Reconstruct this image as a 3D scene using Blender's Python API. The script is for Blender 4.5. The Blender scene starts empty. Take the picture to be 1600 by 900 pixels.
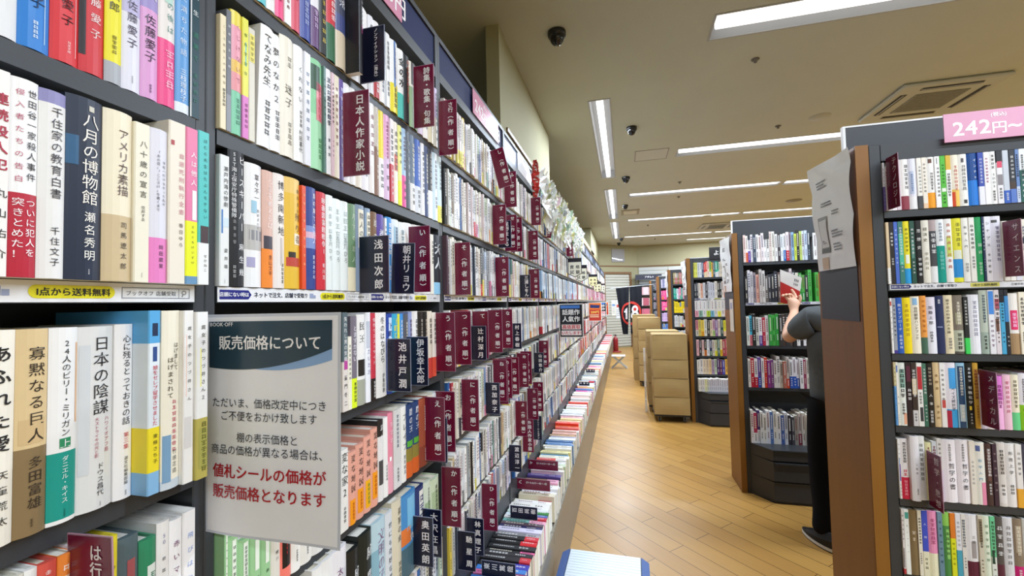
import bpy, math, random, colorsys
from mathutils import Matrix, Vector
rnd = random.Random(11)
S = bpy.context.scene
COL = S.collection
CZ = 1.5
F = 670.0
# world axes in camera axes (x right, y down, z forward)
RW = ((0.96731892, -0.03071958, -0.25169507), (0.25259969, 0.03031196, 0.96709595), (-0.02207941, -0.99906831, 0.03708109))

def ray(px, py):
    a = (px - 800.0, py - 450.0, F)
    return [sum(RW[i][k] * a[k] for k in range(3)) for i in range(3)]
def at_x(px, py, x):
    r = ray(px, py); s = x / r[0]; return Vector((x, r[1] * s, r[2] * s + CZ))
def at_y(px, py, y):
    r = ray(px, py); s = y / r[1]; return Vector((r[0] * s, y, r[2] * s + CZ))
def at_z(px, py, z):
    r = ray(px, py); s = (z - CZ) / r[2]; return Vector((r[0] * s, r[1] * s, z))

# ---------------------------------------------------------------- colours
def lin(c): return c / 12.92 if c <= 0.04045 else ((c + 0.055) / 1.055) ** 2.4
_hx = {}
def hexrgb(h):
    if len(h) == 3: h = h[0] * 2 + h[1] * 2 + h[2] * 2
    return tuple(int(h[i:i + 2], 16) / 255 for i in (0, 2, 4))
def C(h):
    if not isinstance(h, str): return h
    if h not in _hx: _hx[h] = tuple(lin(c) for c in hexrgb(h)) + (1.0,)
    return _hx[h]
def cname(h):
    r, g, b = hexrgb(h); hh, s, v = colorsys.rgb_to_hsv(r, g, b); hh *= 360
    if v < .25: return 'navy' if (s > .45 and 200 < hh < 260) else 'black'
    if s < .11: return 'white' if v > .84 else 'pale grey' if v > .66 else 'grey' if v > .4 else 'dark grey'
    if 28 <= hh < 72 and s < .3 and v > .72: return 'cream'
    if hh < 45 and v < .62: return 'brown'
    n = 'red' if hh < 14 or hh > 343 else 'orange' if hh < 40 else 'yellow' if hh < 68 else 'green' if hh < 160 else 'teal' if hh < 192 else 'blue' if hh < 248 else 'violet' if hh < 292 else 'pink'
    if n == 'red' and s < .6 and v > .6: n = 'pink'
    if s < .38 and v > .7: return ('peach' if n == 'orange' else 'pale ' + n)
    if v < .45: return 'navy' if n == 'blue' else 'dark ' + n
    return n

# ---------------------------------------------------------------- materials
def mat(name, col=None, rough=.5, spec=.5, metal=0, attr=False, noise=0, nscale=8, bump=0, bscale=60, coat=0, stretch=None, emit=0):
    m = bpy.data.materials.new(name); m.use_nodes = True
    nt = m.node_tree; b = nt.nodes['Principled BSDF']
    b.inputs['Roughness'].default_value = rough; b.inputs['Metallic'].default_value = metal
    b.inputs['Specular IOR Level'].default_value = spec
    if coat: b.inputs['Coat Weight'].default_value = coat; b.inputs['Coat Roughness'].default_value = .08
    src = None
    if attr:
        a = nt.nodes.new('ShaderNodeAttribute'); a.attribute_name = 'Col'; src = a.outputs['Color']
    if col: b.inputs['Base Color'].default_value = C(col)
    tc = nt.nodes.new('ShaderNodeTexCoord'); mp = nt.nodes.new('ShaderNodeMapping'); nt.links.new(tc.outputs['Object'], mp.inputs[0])
    if stretch: mp.inputs['Scale'].default_value = stretch
    if noise:
        n = nt.nodes.new('ShaderNodeTexNoise'); n.inputs['Scale'].default_value = nscale; n.inputs['Detail'].default_value = 5
        nt.links.new(mp.outputs[0], n.inputs[0])
        mr = nt.nodes.new('ShaderNodeMapRange'); mr.inputs[3].default_value = 1 - noise; mr.inputs[4].default_value = 1 + noise
        nt.links.new(n.outputs[0], mr.inputs[0])
        mx = nt.nodes.new('ShaderNodeMix'); mx.data_type = 'RGBA'; mx.blend_type = 'MULTIPLY'; mx.inputs[0].default_value = 1
        if src: nt.links.new(src, mx.inputs[6])
        else: mx.inputs[6].default_value = C(col)
        nt.links.new(mr.outputs[0], mx.inputs[7]); src = mx.outputs[2]
    if src: nt.links.new(src, b.inputs['Base Color'])
    if bump:
        n2 = nt.nodes.new('ShaderNodeTexNoise'); n2.inputs['Scale'].default_value = bscale; n2.inputs['Detail'].default_value = 4
        nt.links.new(mp.outputs[0], n2.inputs[0])
        bp = nt.nodes.new('ShaderNodeBump'); bp.inputs['Strength'].default_value = bump; bp.inputs['Distance'].default_value = .01
        nt.links.new(n2.outputs[0], bp.inputs['Height']); nt.links.new(bp.outputs[0], b.inputs['Normal'])
    if emit:
        b.inputs['Emission Color'].default_value = C(col); b.inputs['Emission Strength'].default_value = emit
    return m

M = {}
M['print'] = mat('printed_cover', 'fff', .38, .4, attr=True, noise=.03, nscale=30)
M['page'] = mat('page_block', 'fff', .85, .2, attr=True, noise=.05, nscale=60)
M['card'] = mat('laminated_card', 'fff', .22, .5, attr=True, noise=.03, nscale=25)
M['paint'] = mat('painted_surface', 'fff', .45, .4, attr=True, noise=.03, nscale=12)
M['steel'] = mat('dark_grey_steel', '35383c', .42, .5, noise=.06, nscale=9, bump=.02, bscale=250)
M['steel2'] = mat('charcoal_steel', '34363a', .45, .5, noise=.06, nscale=9)
M['navy2'] = mat('dull_navy_sheet', '30323c', .5, .4, noise=.04, nscale=4)
M['navy'] = mat('navy_sheet', '222a50', .6, .2, noise=.05, nscale=4)
M['wood'] = mat('brown_wood_veneer', '7a4a17', .42, .4, noise=.16, nscale=3.2, stretch=(9, 9, .8), bump=.03)
M['edge'] = mat('lit_wood_edge', '8c5e26', .4, .4, noise=.14, nscale=3.2, stretch=(9, 9, .8), bump=.03)  # end-panel wood again, lighter: brighter light on the edges put into the colour
M['lip'] = mat('pale_brown_enamel', '7c776c', .32, .5, noise=.06, nscale=5)
M['woodside'] = mat('dark_wood_veneer', '7d5632', .45, .4, noise=.14, nscale=3, stretch=(9, 9, .8), bump=.03)
M['trim'] = mat('brown_wood_trim', '7a5a3a', .45, .4, noise=.1, nscale=6)
M['wall'] = mat('cream_wallpaper', 'a29d7e', .8, .2, noise=.03, nscale=5, bump=.05, bscale=220)
M['ceil'] = mat('ceiling_board', 'bbbeb4', .9, .15, noise=.05, nscale=2.5, bump=.12, bscale=90)
M['white'] = mat('white_enamel', 'f2f2f0', .4, .5, noise=.02)
M['black'] = mat('black_plastic', '1b1c1f', .25, .5, noise=.05)
M['smoke'] = mat('smoked_dome_plastic', '121318', .06, .6, noise=.05)
M['chrome'] = mat('brushed_aluminium', 'aab2b6', .45, .5, metal=.6, noise=.08, nscale=4, stretch=(1, 40, 1))
M['bluep'] = mat('blue_plastic', '4a6398', .45, .4, noise=.05)
M['box'] = mat('corrugated_cardboard', 'aa9060', .8, .2, noise=.07, nscale=6, bump=.08, bscale=30)
M['led'] = mat('lit_led_bar', 'ffffff', .5, .2, emit=1)
M['tray'] = mat('pale_grey_enamel', 'a8aaac', .5, .4, noise=.02)
M['skin'] = mat('skin', 'd9a98c', .5, .4, noise=.06, nscale=14)
M['shirt'] = mat('grey_jersey', '5d6061', .9, .1, noise=.12, nscale=40, bump=.1, bscale=25)
M['trousers'] = mat('black_cotton', '15161a', .9, .1, noise=.1, nscale=20)
M['hair'] = mat('black_hair', '14110f', .5, .4, noise=.2, nscale=40)
M['cloth'] = mat('black_curtain_cloth', 'fff', .9, .1, attr=True, noise=.06, nscale=14)
M['foil'] = mat('shiny_foil', 'fff', .3, .8, metal=.25, attr=True, noise=.1, nscale=40)
M['mirror'] = mat('glossy_grey_sheet', 'a2a4aa', .02, .9, noise=.03)
M['red'] = mat('red_enamel', '8e2126', .35, .5, noise=.05)

def floor_mat():
    m = bpy.data.materials.new('oak_plank_floor'); m.use_nodes = True; nt = m.node_tree; b = nt.nodes['Principled BSDF']; b.inputs['Specular IOR Level'].default_value = .22
    tc = nt.nodes.new('ShaderNodeTexCoord'); mp = nt.nodes.new('ShaderNodeMapping'); mp.inputs['Rotation'].default_value = (0, 0, math.radians(45))
    nt.links.new(tc.outputs['Object'], mp.inputs[0])
    br = nt.nodes.new('ShaderNodeTexBrick'); br.inputs['Scale'].default_value = 1; br.inputs['Brick Width'].default_value = .9; br.inputs['Row Height'].default_value = .124
    br.inputs['Mortar Size'].default_value = .0022; br.inputs['Mortar Smooth'].default_value = .4; br.offset = .37; br.inputs['Bias'].default_value = 0
    br.inputs['Color1'].default_value = C('b08747'); br.inputs['Color2'].default_value = C('a47a3e'); br.inputs['Mortar'].default_value = C('38220e')
    nt.links.new(mp.outputs[0], br.inputs[0])
    m2 = nt.nodes.new('ShaderNodeMapping'); m2.inputs['Scale'].default_value = (.8, 20, 1); nt.links.new(mp.outputs[0], m2.inputs[0])
    n = nt.nodes.new('ShaderNodeTexNoise'); n.inputs['Scale'].default_value = 3; n.inputs['Detail'].default_value = 6; nt.links.new(m2.outputs[0], n.inputs[0])
    mr = nt.nodes.new('ShaderNodeMapRange'); mr.inputs[3].default_value = .9; mr.inputs[4].default_value = 1.09; nt.links.new(n.outputs[0], mr.inputs[0])
    mx = nt.nodes.new('ShaderNodeMix'); mx.data_type = 'RGBA'; mx.blend_type = 'MULTIPLY'; mx.inputs[0].default_value = 1
    nt.links.new(br.outputs[0], mx.inputs[6]); nt.links.new(mr.outputs[0], mx.inputs[7]); nt.links.new(mx.outputs[2], b.inputs['Base Color'])
    n3 = nt.nodes.new('ShaderNodeTexNoise'); n3.inputs['Scale'].default_value = 2.5; nt.links.new(tc.outputs['Object'], n3.inputs[0])
    mr2 = nt.nodes.new('ShaderNodeMapRange'); mr2.inputs[3].default_value = .27; mr2.inputs[4].default_value = .40; nt.links.new(n3.outputs[0], mr2.inputs[0])
    nt.links.new(mr2.outputs[0], b.inputs['Roughness'])
    bp = nt.nodes.new('ShaderNodeBump'); bp.inputs['Strength'].default_value = .03; bp.inputs['Distance'].default_value = .01
    nt.links.new(n3.outputs[0], bp.inputs['Height']); nt.links.new(bp.outputs[0], b.inputs['Normal'])
    return m
M['floor'] = floor_mat()

# ---------------------------------------------------------------- glyphs
_tc = bpy.data.curves.new('glyph_source', 'FONT'); _tc.resolution_u = 2
_to = bpy.data.objects.new('glyph_source', _tc); COL.objects.link(_to)
_gl = {}
def glyph(ch, bold):
    k = (ch, bold)
    if k not in _gl:
        _tc.body = ch; _tc.offset = 0.0
        dg = bpy.context.evaluated_depsgraph_get(); dg.update()
        me = bpy.data.meshes.new_from_object(_to.evaluated_get(dg))
        vs = [(v.co.x, v.co.y, 0) for v in me.vertices]; fs = [tuple(p.vertices) for p in me.polygons]
        bpy.data.meshes.remove(me)
        if bold:        # heavier strokes: the outline laid down four times a hair apart
            v4 = []; f4 = []
            for ly, (dx, dy) in enumerate(((-.018, -.012), (.018, -.012), (-.018, .012), (.018, .012))):
                f4 += [tuple(i + len(v4) for i in f) for f in fs]; v4 += [(x + dx, y + dy, ly) for x, y, q in vs]
            vs, fs = v4, f4
        _gl[k] = (vs, fs)
    return _gl[k]

# ---------------------------------------------------------------- mesh builder
class MB:
    def __init__(s): s.v = []; s.f = []; s.c = []; s.m = []; s.sm = []
    def add(s, vs, fs, col='fff', mi=0, smooth=False):
        o = len(s.v); s.v.extend(vs); c = C(col)
        for f in fs: s.f.append(tuple(i + o for i in f)); s.c.append(c); s.m.append(mi); s.sm.append(smooth)
    def quad(s, a, b, c, d, col='fff', mi=0): s.add([a, b, c, d], [(0, 1, 2, 3)], col, mi)
    def box(s, x0, x1, y0, y1, z0, z1, col='fff', mi=0):
        s.add([(x0, y0, z0), (x1, y0, z0), (x1, y1, z0), (x0, y1, z0), (x0, y0, z1), (x1, y0, z1), (x1, y1, z1), (x0, y1, z1)],
              [(0, 3, 2, 1), (4, 5, 6, 7), (0, 1, 5, 4), (1, 2, 6, 5), (2, 3, 7, 6), (3, 0, 4, 7)], col, mi)
    def bbox(s, x0, x1, y0, y1, z0, z1, b=.003, col='fff', mi=0):
        # box with chamfered vertical and horizontal edges
        X = [(x0, x0 + b), (x1, x1 - b)]; Y = [(y0, y0 + b), (y1, y1 - b)]; Z = [(z0, z0 + b), (z1, z1 - b)]
        vs = []; ix = {}
        for i in (0, 1):
            for j in (0, 1):
                for k in (0, 1):
                    for ax in range(3):
                        p = [X[i][1], Y[j][1], Z[k][1]]; p[ax] = (X[i][0], Y[j][0], Z[k][0])[ax]
                        ix[(i, j, k, ax)] = len(vs); vs.append(tuple(p))
        fs = []
        for ax in range(3):
            for e in (0, 1):
                q = []
                for (p, r) in ((0, 0), (1, 0), (1, 1), (0, 1)):
                    t = [0, 0, 0]; t[ax] = e; t[(ax + 1) % 3] = p; t[(ax + 2) % 3] = r; q.append(ix[(t[0], t[1], t[2], ax)])
                fs.append(tuple(q) if e else tuple(reversed(q)))
        for ax in range(3):
            a1, a2 = (ax + 1) % 3, (ax + 2) % 3
            for p in (0, 1):
                for r in (0, 1):
                    t0 = [0, 0, 0]; t0[a1] = p; t0[a2] = r; t1 = list(t0); t1[ax] = 1
                    fs.append((ix[tuple(t0) + (a1,)], ix[tuple(t1) + (a1,)], ix[tuple(t1) + (a2,)], ix[tuple(t0) + (a2,)]))
        for i in (0, 1):
            for j in (0, 1):
                for k in (0, 1): fs.append(tuple(ix[(i, j, k, a)] for a in range(3)))
        s.add(vs, fs, col, mi)
    def cyl(s, a, b, r0, r1=None, n=12, col='fff', mi=0, smooth=True):
        a = Vector(a); b = Vector(b); r1 = r0 if r1 is None else r1; d = (b - a).normalized()
        u = d.orthogonal().normalized(); w = d.cross(u); vs = []
        for p, r in ((a, r0), (b, r1)):
            for i in range(n):
                t = 2 * math.pi * i / n; vs.append(tuple(p + u * (r * math.cos(t)) + w * (r * math.sin(t))))
        s.add(vs, [(i, (i + 1) % n, n + (i + 1) % n, n + i) for i in range(n)], col, mi, smooth)
        s.add(vs, [tuple(reversed(range(n))), tuple(range(n, 2 * n))], col, mi)
    def lathe(s, prof, cx, cy, n=20, col='fff', mi=0):
        vs = []
        for r, z in prof:
            for i in range(n): t = 2 * math.pi * i / n; vs.append((cx + r * math.cos(t), cy + r * math.sin(t), z))
        fs = [(k * n + i, k * n + (i + 1) % n, (k + 1) * n + (i + 1) % n, (k + 1) * n + i) for k in range(len(prof) - 1) for i in range(n)]
        s.add(vs, fs, col, mi, True)
    def text(s, t, o, right, up, size, col='111', vertical=False, bold=False, mi=0, align='c', pitch=None, sx=1.0, curve=None):
        o = Vector(o); right = Vector(right); up = Vector(up); pitch = pitch or size; nr = right.cross(up) * .00007
        if vertical:
            x = -.5 * size * sx; y = 0.0
            for ch in t:
                y -= pitch
                if ch in ' \u3000': continue
                vs, fs = glyph(ch, bold); P = []
                rot = ch in 'ー（）()〜~―…〈〉-'
                dx = .5 if ch in '、。' else 0
                w = 1.0
                if ord(ch) < 256 and not rot: w = max(v[0] for v in vs) + min(v[0] for v in vs)
                for gx, gy, ly in vs:
                    if rot: gx, gy = gy + .12, .88 - gx
                    qx = x + (gx + dx + (1 - w) / 2) * size * sx; qy = y + (pitch - size) / 2 + (gy + .12) * size
                    P.append(tuple(o + right * qx + up * qy + nr * ly + (curve(qx) if curve else Vector())))
                s.add(P, fs, col, mi)
        else:
            adv = []
            for ch in t:
                if ch == ' ': adv.append(.4); continue
                if ch == '\u3000': adv.append(1); continue
                if ord(ch) < 256: adv.append(max(v[0] for v in glyph(ch, bold)[0]) + .06)
                else: adv.append(1.0)
            tot = sum(adv) * size * sx; x = {'c': -tot / 2, 'l': 0, 'r': -tot}[align]
            for ch, a in zip(t, adv):
                if ch not in ' \u3000':
                    vs, fs = glyph(ch, bold)
                    s.add([tuple(o + right * (x + gx * size * sx) + up * (gy * size) + nr * ly) for gx, gy, ly in vs], fs, col, mi)
                x += a * size * sx
    def merge(s, o, mtx):
        n = len(s.v); s.v.extend([tuple(mtx @ Vector(v)) for v in o.v]); s.f.extend([tuple(i + n for i in f) for f in o.f]); s.c.extend(o.c); s.m.extend(o.m); s.sm.extend(o.sm)
    def build(s, name, mats, parent=None, mtx=None):
        me = bpy.data.meshes.new(name); me.from_pydata(s.v, [], s.f); me.update()
        if not isinstance(mats, (list, tuple)): mats = [mats]
        for m in mats: me.materials.append(m)
        me.polygons.foreach_set('material_index', s.m); me.polygons.foreach_set('use_smooth', s.sm)
        at = me.color_attributes.new('Col', 'FLOAT_COLOR', 'CORNER'); d = []
        for p in me.polygons: d.extend(s.c[p.index] * p.loop_total)
        at.data.foreach_set('color', d)
        o = bpy.data.objects.new(name, me); COL.objects.link(o)
        if parent is not None: o.parent = parent
        if mtx is not None: o.matrix_world = mtx
        return o
def tag(o, label, cat, group=None, kind=None):
    if label: o['label'] = label
    if cat: o['category'] = cat
    if group: o['group'] = group
    if kind: o['kind'] = kind
    return o
def thing(name, label, cat, loc=(0, 0, 0), group=None, mtx=None):
    o = bpy.data.objects.new(name, None); o.empty_display_size = .1; COL.objects.link(o)
    if mtx is not None: o.matrix_world = mtx
    else: o.location = loc
    return tag(o, label, cat, group)
def struct(name, mb, m):
    return tag(mb.build(name, m), None, None, kind='structure')
XR = (1, 0, 0); ZU = (0, 0, 1)
ORD = 'zeroth first second third fourth fifth sixth seventh eighth ninth tenth eleventh twelfth thirteenth fourteenth fifteenth sixteenth seventeenth eighteenth nineteenth twentieth'.split()
def ordw(n):
    if n <= 20: return ORD[n]
    if n == 30: return 'thirtieth'
    if n == 40: return 'fortieth'
    return {2: 'twenty', 3: 'thirty', 4: 'forty'}[n // 10] + '-' + ORD[n % 10]
# ---------------------------------------------------------------- books
# local frame: spine faces -y, x runs along the row, z up, origin at the foot of the spine
PAGE = ['e9e4d6', 'efece2', 'e4dcc8', 'ddd5c0', 'f1efe8']
def book_into(mb, t, h, d, base, bands=(), patches=(), texts=(), marks=(), side=None, hard=False, low=False, rs=None):
    rs = rs or rnd
    pg = rs.choice(PAGE)
    b = (min(.006, t * .16) if hard else min(.0014, t * .1))
    if low: us = [0, .12, .88, 1] if hard else [0, 1]
    else: us = [0, .1, .28, .5, .72, .9, 1] if hard else [0, .07, .93, 1]
    fy = lambda u: b * (2 * u - 1) ** 2 if hard else (0 if .05 < u < .95 else b)
    if low and not hard: fy = lambda u: 0
    zs = sorted(set([0.0, h] + [z * h for a in bands for z in a[:2]]))
    def colat(z):
        c = base
        for z0, z1, cc in bands:
            if z0 * h <= z <= z1 * h: c = cc
        return c
    for za, zb in zip(zs, zs[1:]):
        c = colat((za + zb) / 2); n = len(us)
        mb.add([(u * t, fy(u), z) for z in (za, zb) for u in us], [(i, i + 1, n + i + 1, n + i) for i in range(n - 1)], c, 0, hard and not low)
        e = fy(0); cs = side if (side and c == base) else c
        mb.quad((0, d, za), (0, e, za), (0, e, zb), (0, d, zb), cs)
        mb.quad((t, e, za), (t, d, za), (t, d, zb), (t, e, zb), cs)
    e = fy(0); ins = .0035 if hard else .0006; tc = min(.0022 if hard else .0006, t * .2); ct = colat(h * .99)
    if low:
        mb.quad((0, e, h), (t, e, h), (t, d, h), (0, d, h), pg, 1)
    else:
        sp = .004 if hard else .0015
        n = len(us)
        mb.add([(u * t, fy(u), h) for u in us] + [(t, e + sp, h), (0, e + sp, h)], [tuple(range(n + 2))], ct)
        mb.quad((0, e + sp, h), (tc, e + sp, h), (tc, d, h), (0, d, h), ct)
        mb.quad((t - tc, e + sp, h), (t, e + sp, h), (t, d, h), (t - tc, d, h), ct)
        mb.quad((tc, e + sp, h - ins), (t - tc, e + sp, h - ins), (t - tc, d, h - ins), (tc, d, h - ins), pg, 1)
        mb.quad((tc, e + sp, h), (t - tc, e + sp, h), (t - tc, e + sp, h - ins), (tc, e + sp, h - ins), ct)
        mb.quad((tc, d, h), (tc, e + sp, h), (tc, e + sp, h - ins), (tc, d, h - ins), ct)
        mb.quad((t - tc, e + sp, h), (t - tc, d, h), (t - tc, d, h - ins), (t - tc, e + sp, h - ins), ct)
    mb.quad((0, d, 0), (t, d, 0), (t, e, 0), (0, e, 0), pg, 1)
    mb.quad((t, d, 0), (0, d, 0), (0, d, h), (t, d, h), pg, 1)
    for u0, u1, z0, z1, c in patches:
        k = 4 if hard else 1
        for i in range(k):
            a = u0 + (u1 - u0) * i / k; bb = u0 + (u1 - u0) * (i + 1) / k
            mb.quad((a * t, fy(a) - .0003, z0 * h), (bb * t, fy(bb) - .0003, z0 * h), (bb * t, fy(bb) - .0003, z1 * h), (a * t, fy(a) - .0003, z1 * h), c)
    for s, z1, z0, uc, c, k in texts:
        pitch = (z1 - z0) * h / len(s); size = min(pitch * .98, t * .8 * k)
        if size < .0012: continue
        sx = min(1.0, t * .92 / size)
        cv = lambda q, uc=uc: Vector((0, fy(min(1, max(0, uc + q / t))) - .0006, 0))
        mb.text(s, (uc * t, 0, z1 * h), XR, ZU, size, c, vertical=True, bold=k >= .9, pitch=pitch, curve=cv, sx=sx)
    for n, z1, z0, uc, c, w in marks:
        mark_column(mb, n, z1 * h, z0 * h, uc * t, min(t * w, (z1 - z0) * h / n * .95), fy(uc) - .0005, c, rs, low)
def mark_column(mb, n, z1, z0, xc, size, y, c, rs, low=False):
    p = (z1 - z0) / n; q = size / 2
    for i in range(n):
        zc = z1 - (i + .5) * p; s = min(size, p * .86) / 2; w = s * .17
        k = rs.random()
        if low:
            mb.quad((xc - q * .9, y, zc + s * .2), (xc + q * .9, y, zc + s * .2), (xc + q * .9, y, zc + s * .8), (xc - q * .9, y, zc + s * .8), c)
            mb.quad((xc - q * .4, y, zc - s * .85), (xc + q * .4, y, zc - s * .85), (xc + q * .4, y, zc + s * .2), (xc - q * .4, y, zc + s * .2), c)
            continue
        hs = [.7, .1, -.6] if k < .6 else [.5, -.4]
        for hz in hs:
            l = rs.uniform(.55, 1)
            mb.quad((xc - q * l, y, zc + (hz - .14) * s), (xc + q * l, y, zc + (hz - .14) * s), (xc + q * l, y, zc + (hz + .14) * s), (xc - q * l, y, zc + (hz + .14) * s), c)
        for vx in ([0] if k < .4 else [-.5, .5]):
            mb.quad((xc + (vx - .13) * q, y - .0001, zc - s * .9), (xc + (vx + .13) * q, y - .0001, zc - s * .9), (xc + (vx + .13) * q, y - .0001, zc + s * rs.uniform(.4, .95)), (xc + (vx - .13) * q, y - .0001, zc + s * .8), c)
def lum(h): r, g, b = hexrgb(h); return .3 * r + .59 * g + .11 * b
def automarks(base, bands, rs, t):
    ink = rs.choice(['1a1a1a', '222', '2b2b38', '333', '5a2430', '223a5c', '7a2230']) if lum(base) > .5 else rs.choice(['eee', 'e8e2d0', 'ddd'])
    top = .94; lowb = max([b[1] for b in bands if b[0] < .05] or [0])
    res = [(rs.randint(6, 10), top - rs.uniform(0, .05), rs.uniform(.44, .52), .5, ink, rs.uniform(.5, .75))]
    if lowb > .2:
        bi = '222' if lum(bands[0][2]) > .5 else 'eee'
        res.append((rs.randint(3, 5), lowb - .04, .07, .5, bi, .42))
    else: res.append((rs.randint(3, 5), .36, rs.uniform(.14, .18), .5, ink, .4))
    return res
FRAME = {'left': Matrix(((0, -1, 0, 0), (1, 0, 0, 0), (0, 0, 1, 0), (0, 0, 0, 1))),
         'right': Matrix.Identity(4),
         'ledge': Matrix(((0, 0, -1, 0), (1, 0, 0, 0), (0, -1, 0, 0), (0, 0, 0, 1)))}
NB = [0]
REST = MB()                                     # all the books beyond the three hundred that show largest
def put_book(frame, pos, lean, t, h, d, kw, label, group, stuff=False):
    mtx = Matrix.Translation(pos) @ FRAME[frame]
    if lean: mtx = mtx @ Matrix.Rotation(math.radians(lean), 4, 'Y')
    if stuff:
        m = MB(); book_into(m, t, h, d, low=kw.pop('lowdetail', True), **kw); REST.merge(m, mtx); return
    m = MB(); book_into(m, t, h, d, **kw)
    cov, pgs = MB(), MB()
    for k, f in enumerate(m.f):
        q = pgs if m.m[k] == 1 else cov
        q.add([m.v[i] for i in f], [tuple(range(len(f)))], m.c[k], 0, m.sm[k])
    o = cov.build('book', M['print'], mtx=mtx); NB[0] += 1
    pgs.build('page_block', M['page'], o)
    return tag(o, label, 'book', group)
def parse(e):
    p = e.split(); a = dict(R=float(p[0]), top=None if p[1] == '-' else float(p[1]), base=p[2], bands=[], patches=[], texts=[], marks=[], out=0, lean=0, hard=None, gap=0, noauto=False)
    for q in p[3:]:
        k, r = q[0], q[1:]
        if k == 'b':
            x, c = r.split(':'); z0, z1 = x.split('-'); a['bands'].append((float(z0), float(z1), c))
        elif k == 'p':
            x, z, c = r.split(':'); u0, u1 = x.split('-'); z0, z1 = z.split('-'); a['patches'].append((float(u0), float(u1), float(z0), float(z1), c))
        elif k == 't':
            f = r.split(':'); z1, z0 = f[1].split('-'); a['texts'].append((f[0].replace('_', ' '), float(z1), float(z0), float(f[2]), f[3], float(f[4]) if len(f) > 4 else 1))
        elif k == 'm':
            f = r.split(':'); z1, z0 = f[1].split('-'); a['marks'].append((int(f[0]), float(z1), float(z0), float(f[2]), f[3], float(f[4]) if len(f) > 4 else .5))
        elif k == 'o': a['out'] = float(r)
        elif k == 'l': a['lean'] = float(r)
        elif k == 'g': a['gap'] = float(r)
        elif k == 'H': a['hard'] = True
        elif k == 'S': a['hard'] = False
        elif k == 'N': a['noauto'] = True
    return a
def row(frame, zb, front, py, u0, entries, where, group, depth=.132, hrange=(.183, .192), stuff=False, first=1, hmax=.213):
    u = u0
    for i, e in enumerate(entries.strip().split('\n')):
        a = parse(e.strip()); rs = random.Random(e)
        f = front + (a['out'] if frame == 'left' else -a['out'])
        u1 = (at_x(a['R'], py, f).y if frame == 'left' else at_y(a['R'], py, f).x)
        if a['gap']: u += a['gap']
        t = max(.006, u1 - u - .0004)
        um = u + t / 2
        if a['top'] is not None:
            # the pixel height of the book's head gives its height
            q = at_x(a['R'] - 4, a['top'], f) if frame == 'left' else at_y(a['R'] - 4, a['top'], f)
            h = max(.1, min(.225, q.z - zb))
        else: h = rs.uniform(*hrange)
        h = min(h, hmax)
        hard = a['hard'] if a['hard'] is not None else t > .0165
        if not (a['texts'] or a['marks'] or a['noauto']): a['marks'] = automarks(a['base'], a['bands'], rs, t)
        pos = Vector((f, u, zb)) if frame == 'left' else Vector((u, f, zb))
        cb = cname(a['base'])
        lab = cb + ' book'
        if a['bands']: lab += ', ' + cname(a['bands'][0][2]) + (' lower band' if a['bands'][0][0] < .1 else ' top')
        lab += ', ' + ordw(i + first) + ' ' + where
        put_book(frame, pos, a['lean'], t, h, depth + a['out'] + rs.uniform(-.004, .002), dict(base=a['base'], bands=a['bands'], patches=a['patches'], texts=a['texts'], marks=a['marks'], hard=hard, rs=rs), lab, group, stuff)
        u = max(u1, u + t + .0004)
    return u
PALW = ['e6e6e6', 'ececea', 'dcdad6', 'e4dfd2', 'd8d8dc', 'e0dac8', 'ececec', 'f0f0ee', 'd2d6dc', 'd8d0c8', 'dccfd0', 'c8c6c0', 'd4ceba', 'e8e4da']
PALC = ['a89a80', '9aa0a4', '6a6c70', '4c5058', '8e98a8', 'c8b48c', '2a2c34', '38404c', 'b8c8dc', '7d93b8', 'd9b0bc', 'c4d2b8', 'b03a44', '2f5f9c', '4a4a50', 'e3c84e', '6a8f84', 'c7bfd6', '8a7a6a', '1e1e22', 'b9b2a8', '86929c', 'd6c9a8', '5c4650']
BANDC = ['d8d23a', 'eee', 'c8303c', '2f6fb4', 'e08a2a', '3a3a42', '8fb8a8', 'd88aa8', 'f0e27a', 'd0d0d0', '333']
def fill(frame, zb, front, u0, u1, seed, pw=.6, hr=(.178, .192), depth=.13, pal=None, tr=(.012, .024), low=True, skip=.0, group=None):
    rs = random.Random(seed); u = u0 + rs.uniform(0, .004)
    while True:
        t = rs.uniform(*tr)
        if u + t > u1: break
        if skip and rs.random() < skip: u += t * rs.uniform(.3, 1); continue
        base = rs.choice(pal) if pal else (rs.choice(PALW) if rs.random() < pw else rs.choice(PALC))
        bands = []
        k = rs.random()
        if k < .3: bands = [(0, rs.uniform(.2, .36), rs.choice(BANDC))]
        elif k < .36: bands = [(.6, 1, rs.choice(PALC))]
        out = rs.uniform(-.004, .006)
        pos = Vector((front + out, u, zb)) if frame == 'left' else Vector((u, front - out, zb))
        put_book(frame, pos, 0, t - .0006, rs.uniform(*hr), depth, dict(base=base, bands=bands, marks=automarks(base, bands, rs, t), hard=rs.random() < .4, rs=rs, lowdetail=low), None, None, True)
        u += t
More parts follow.
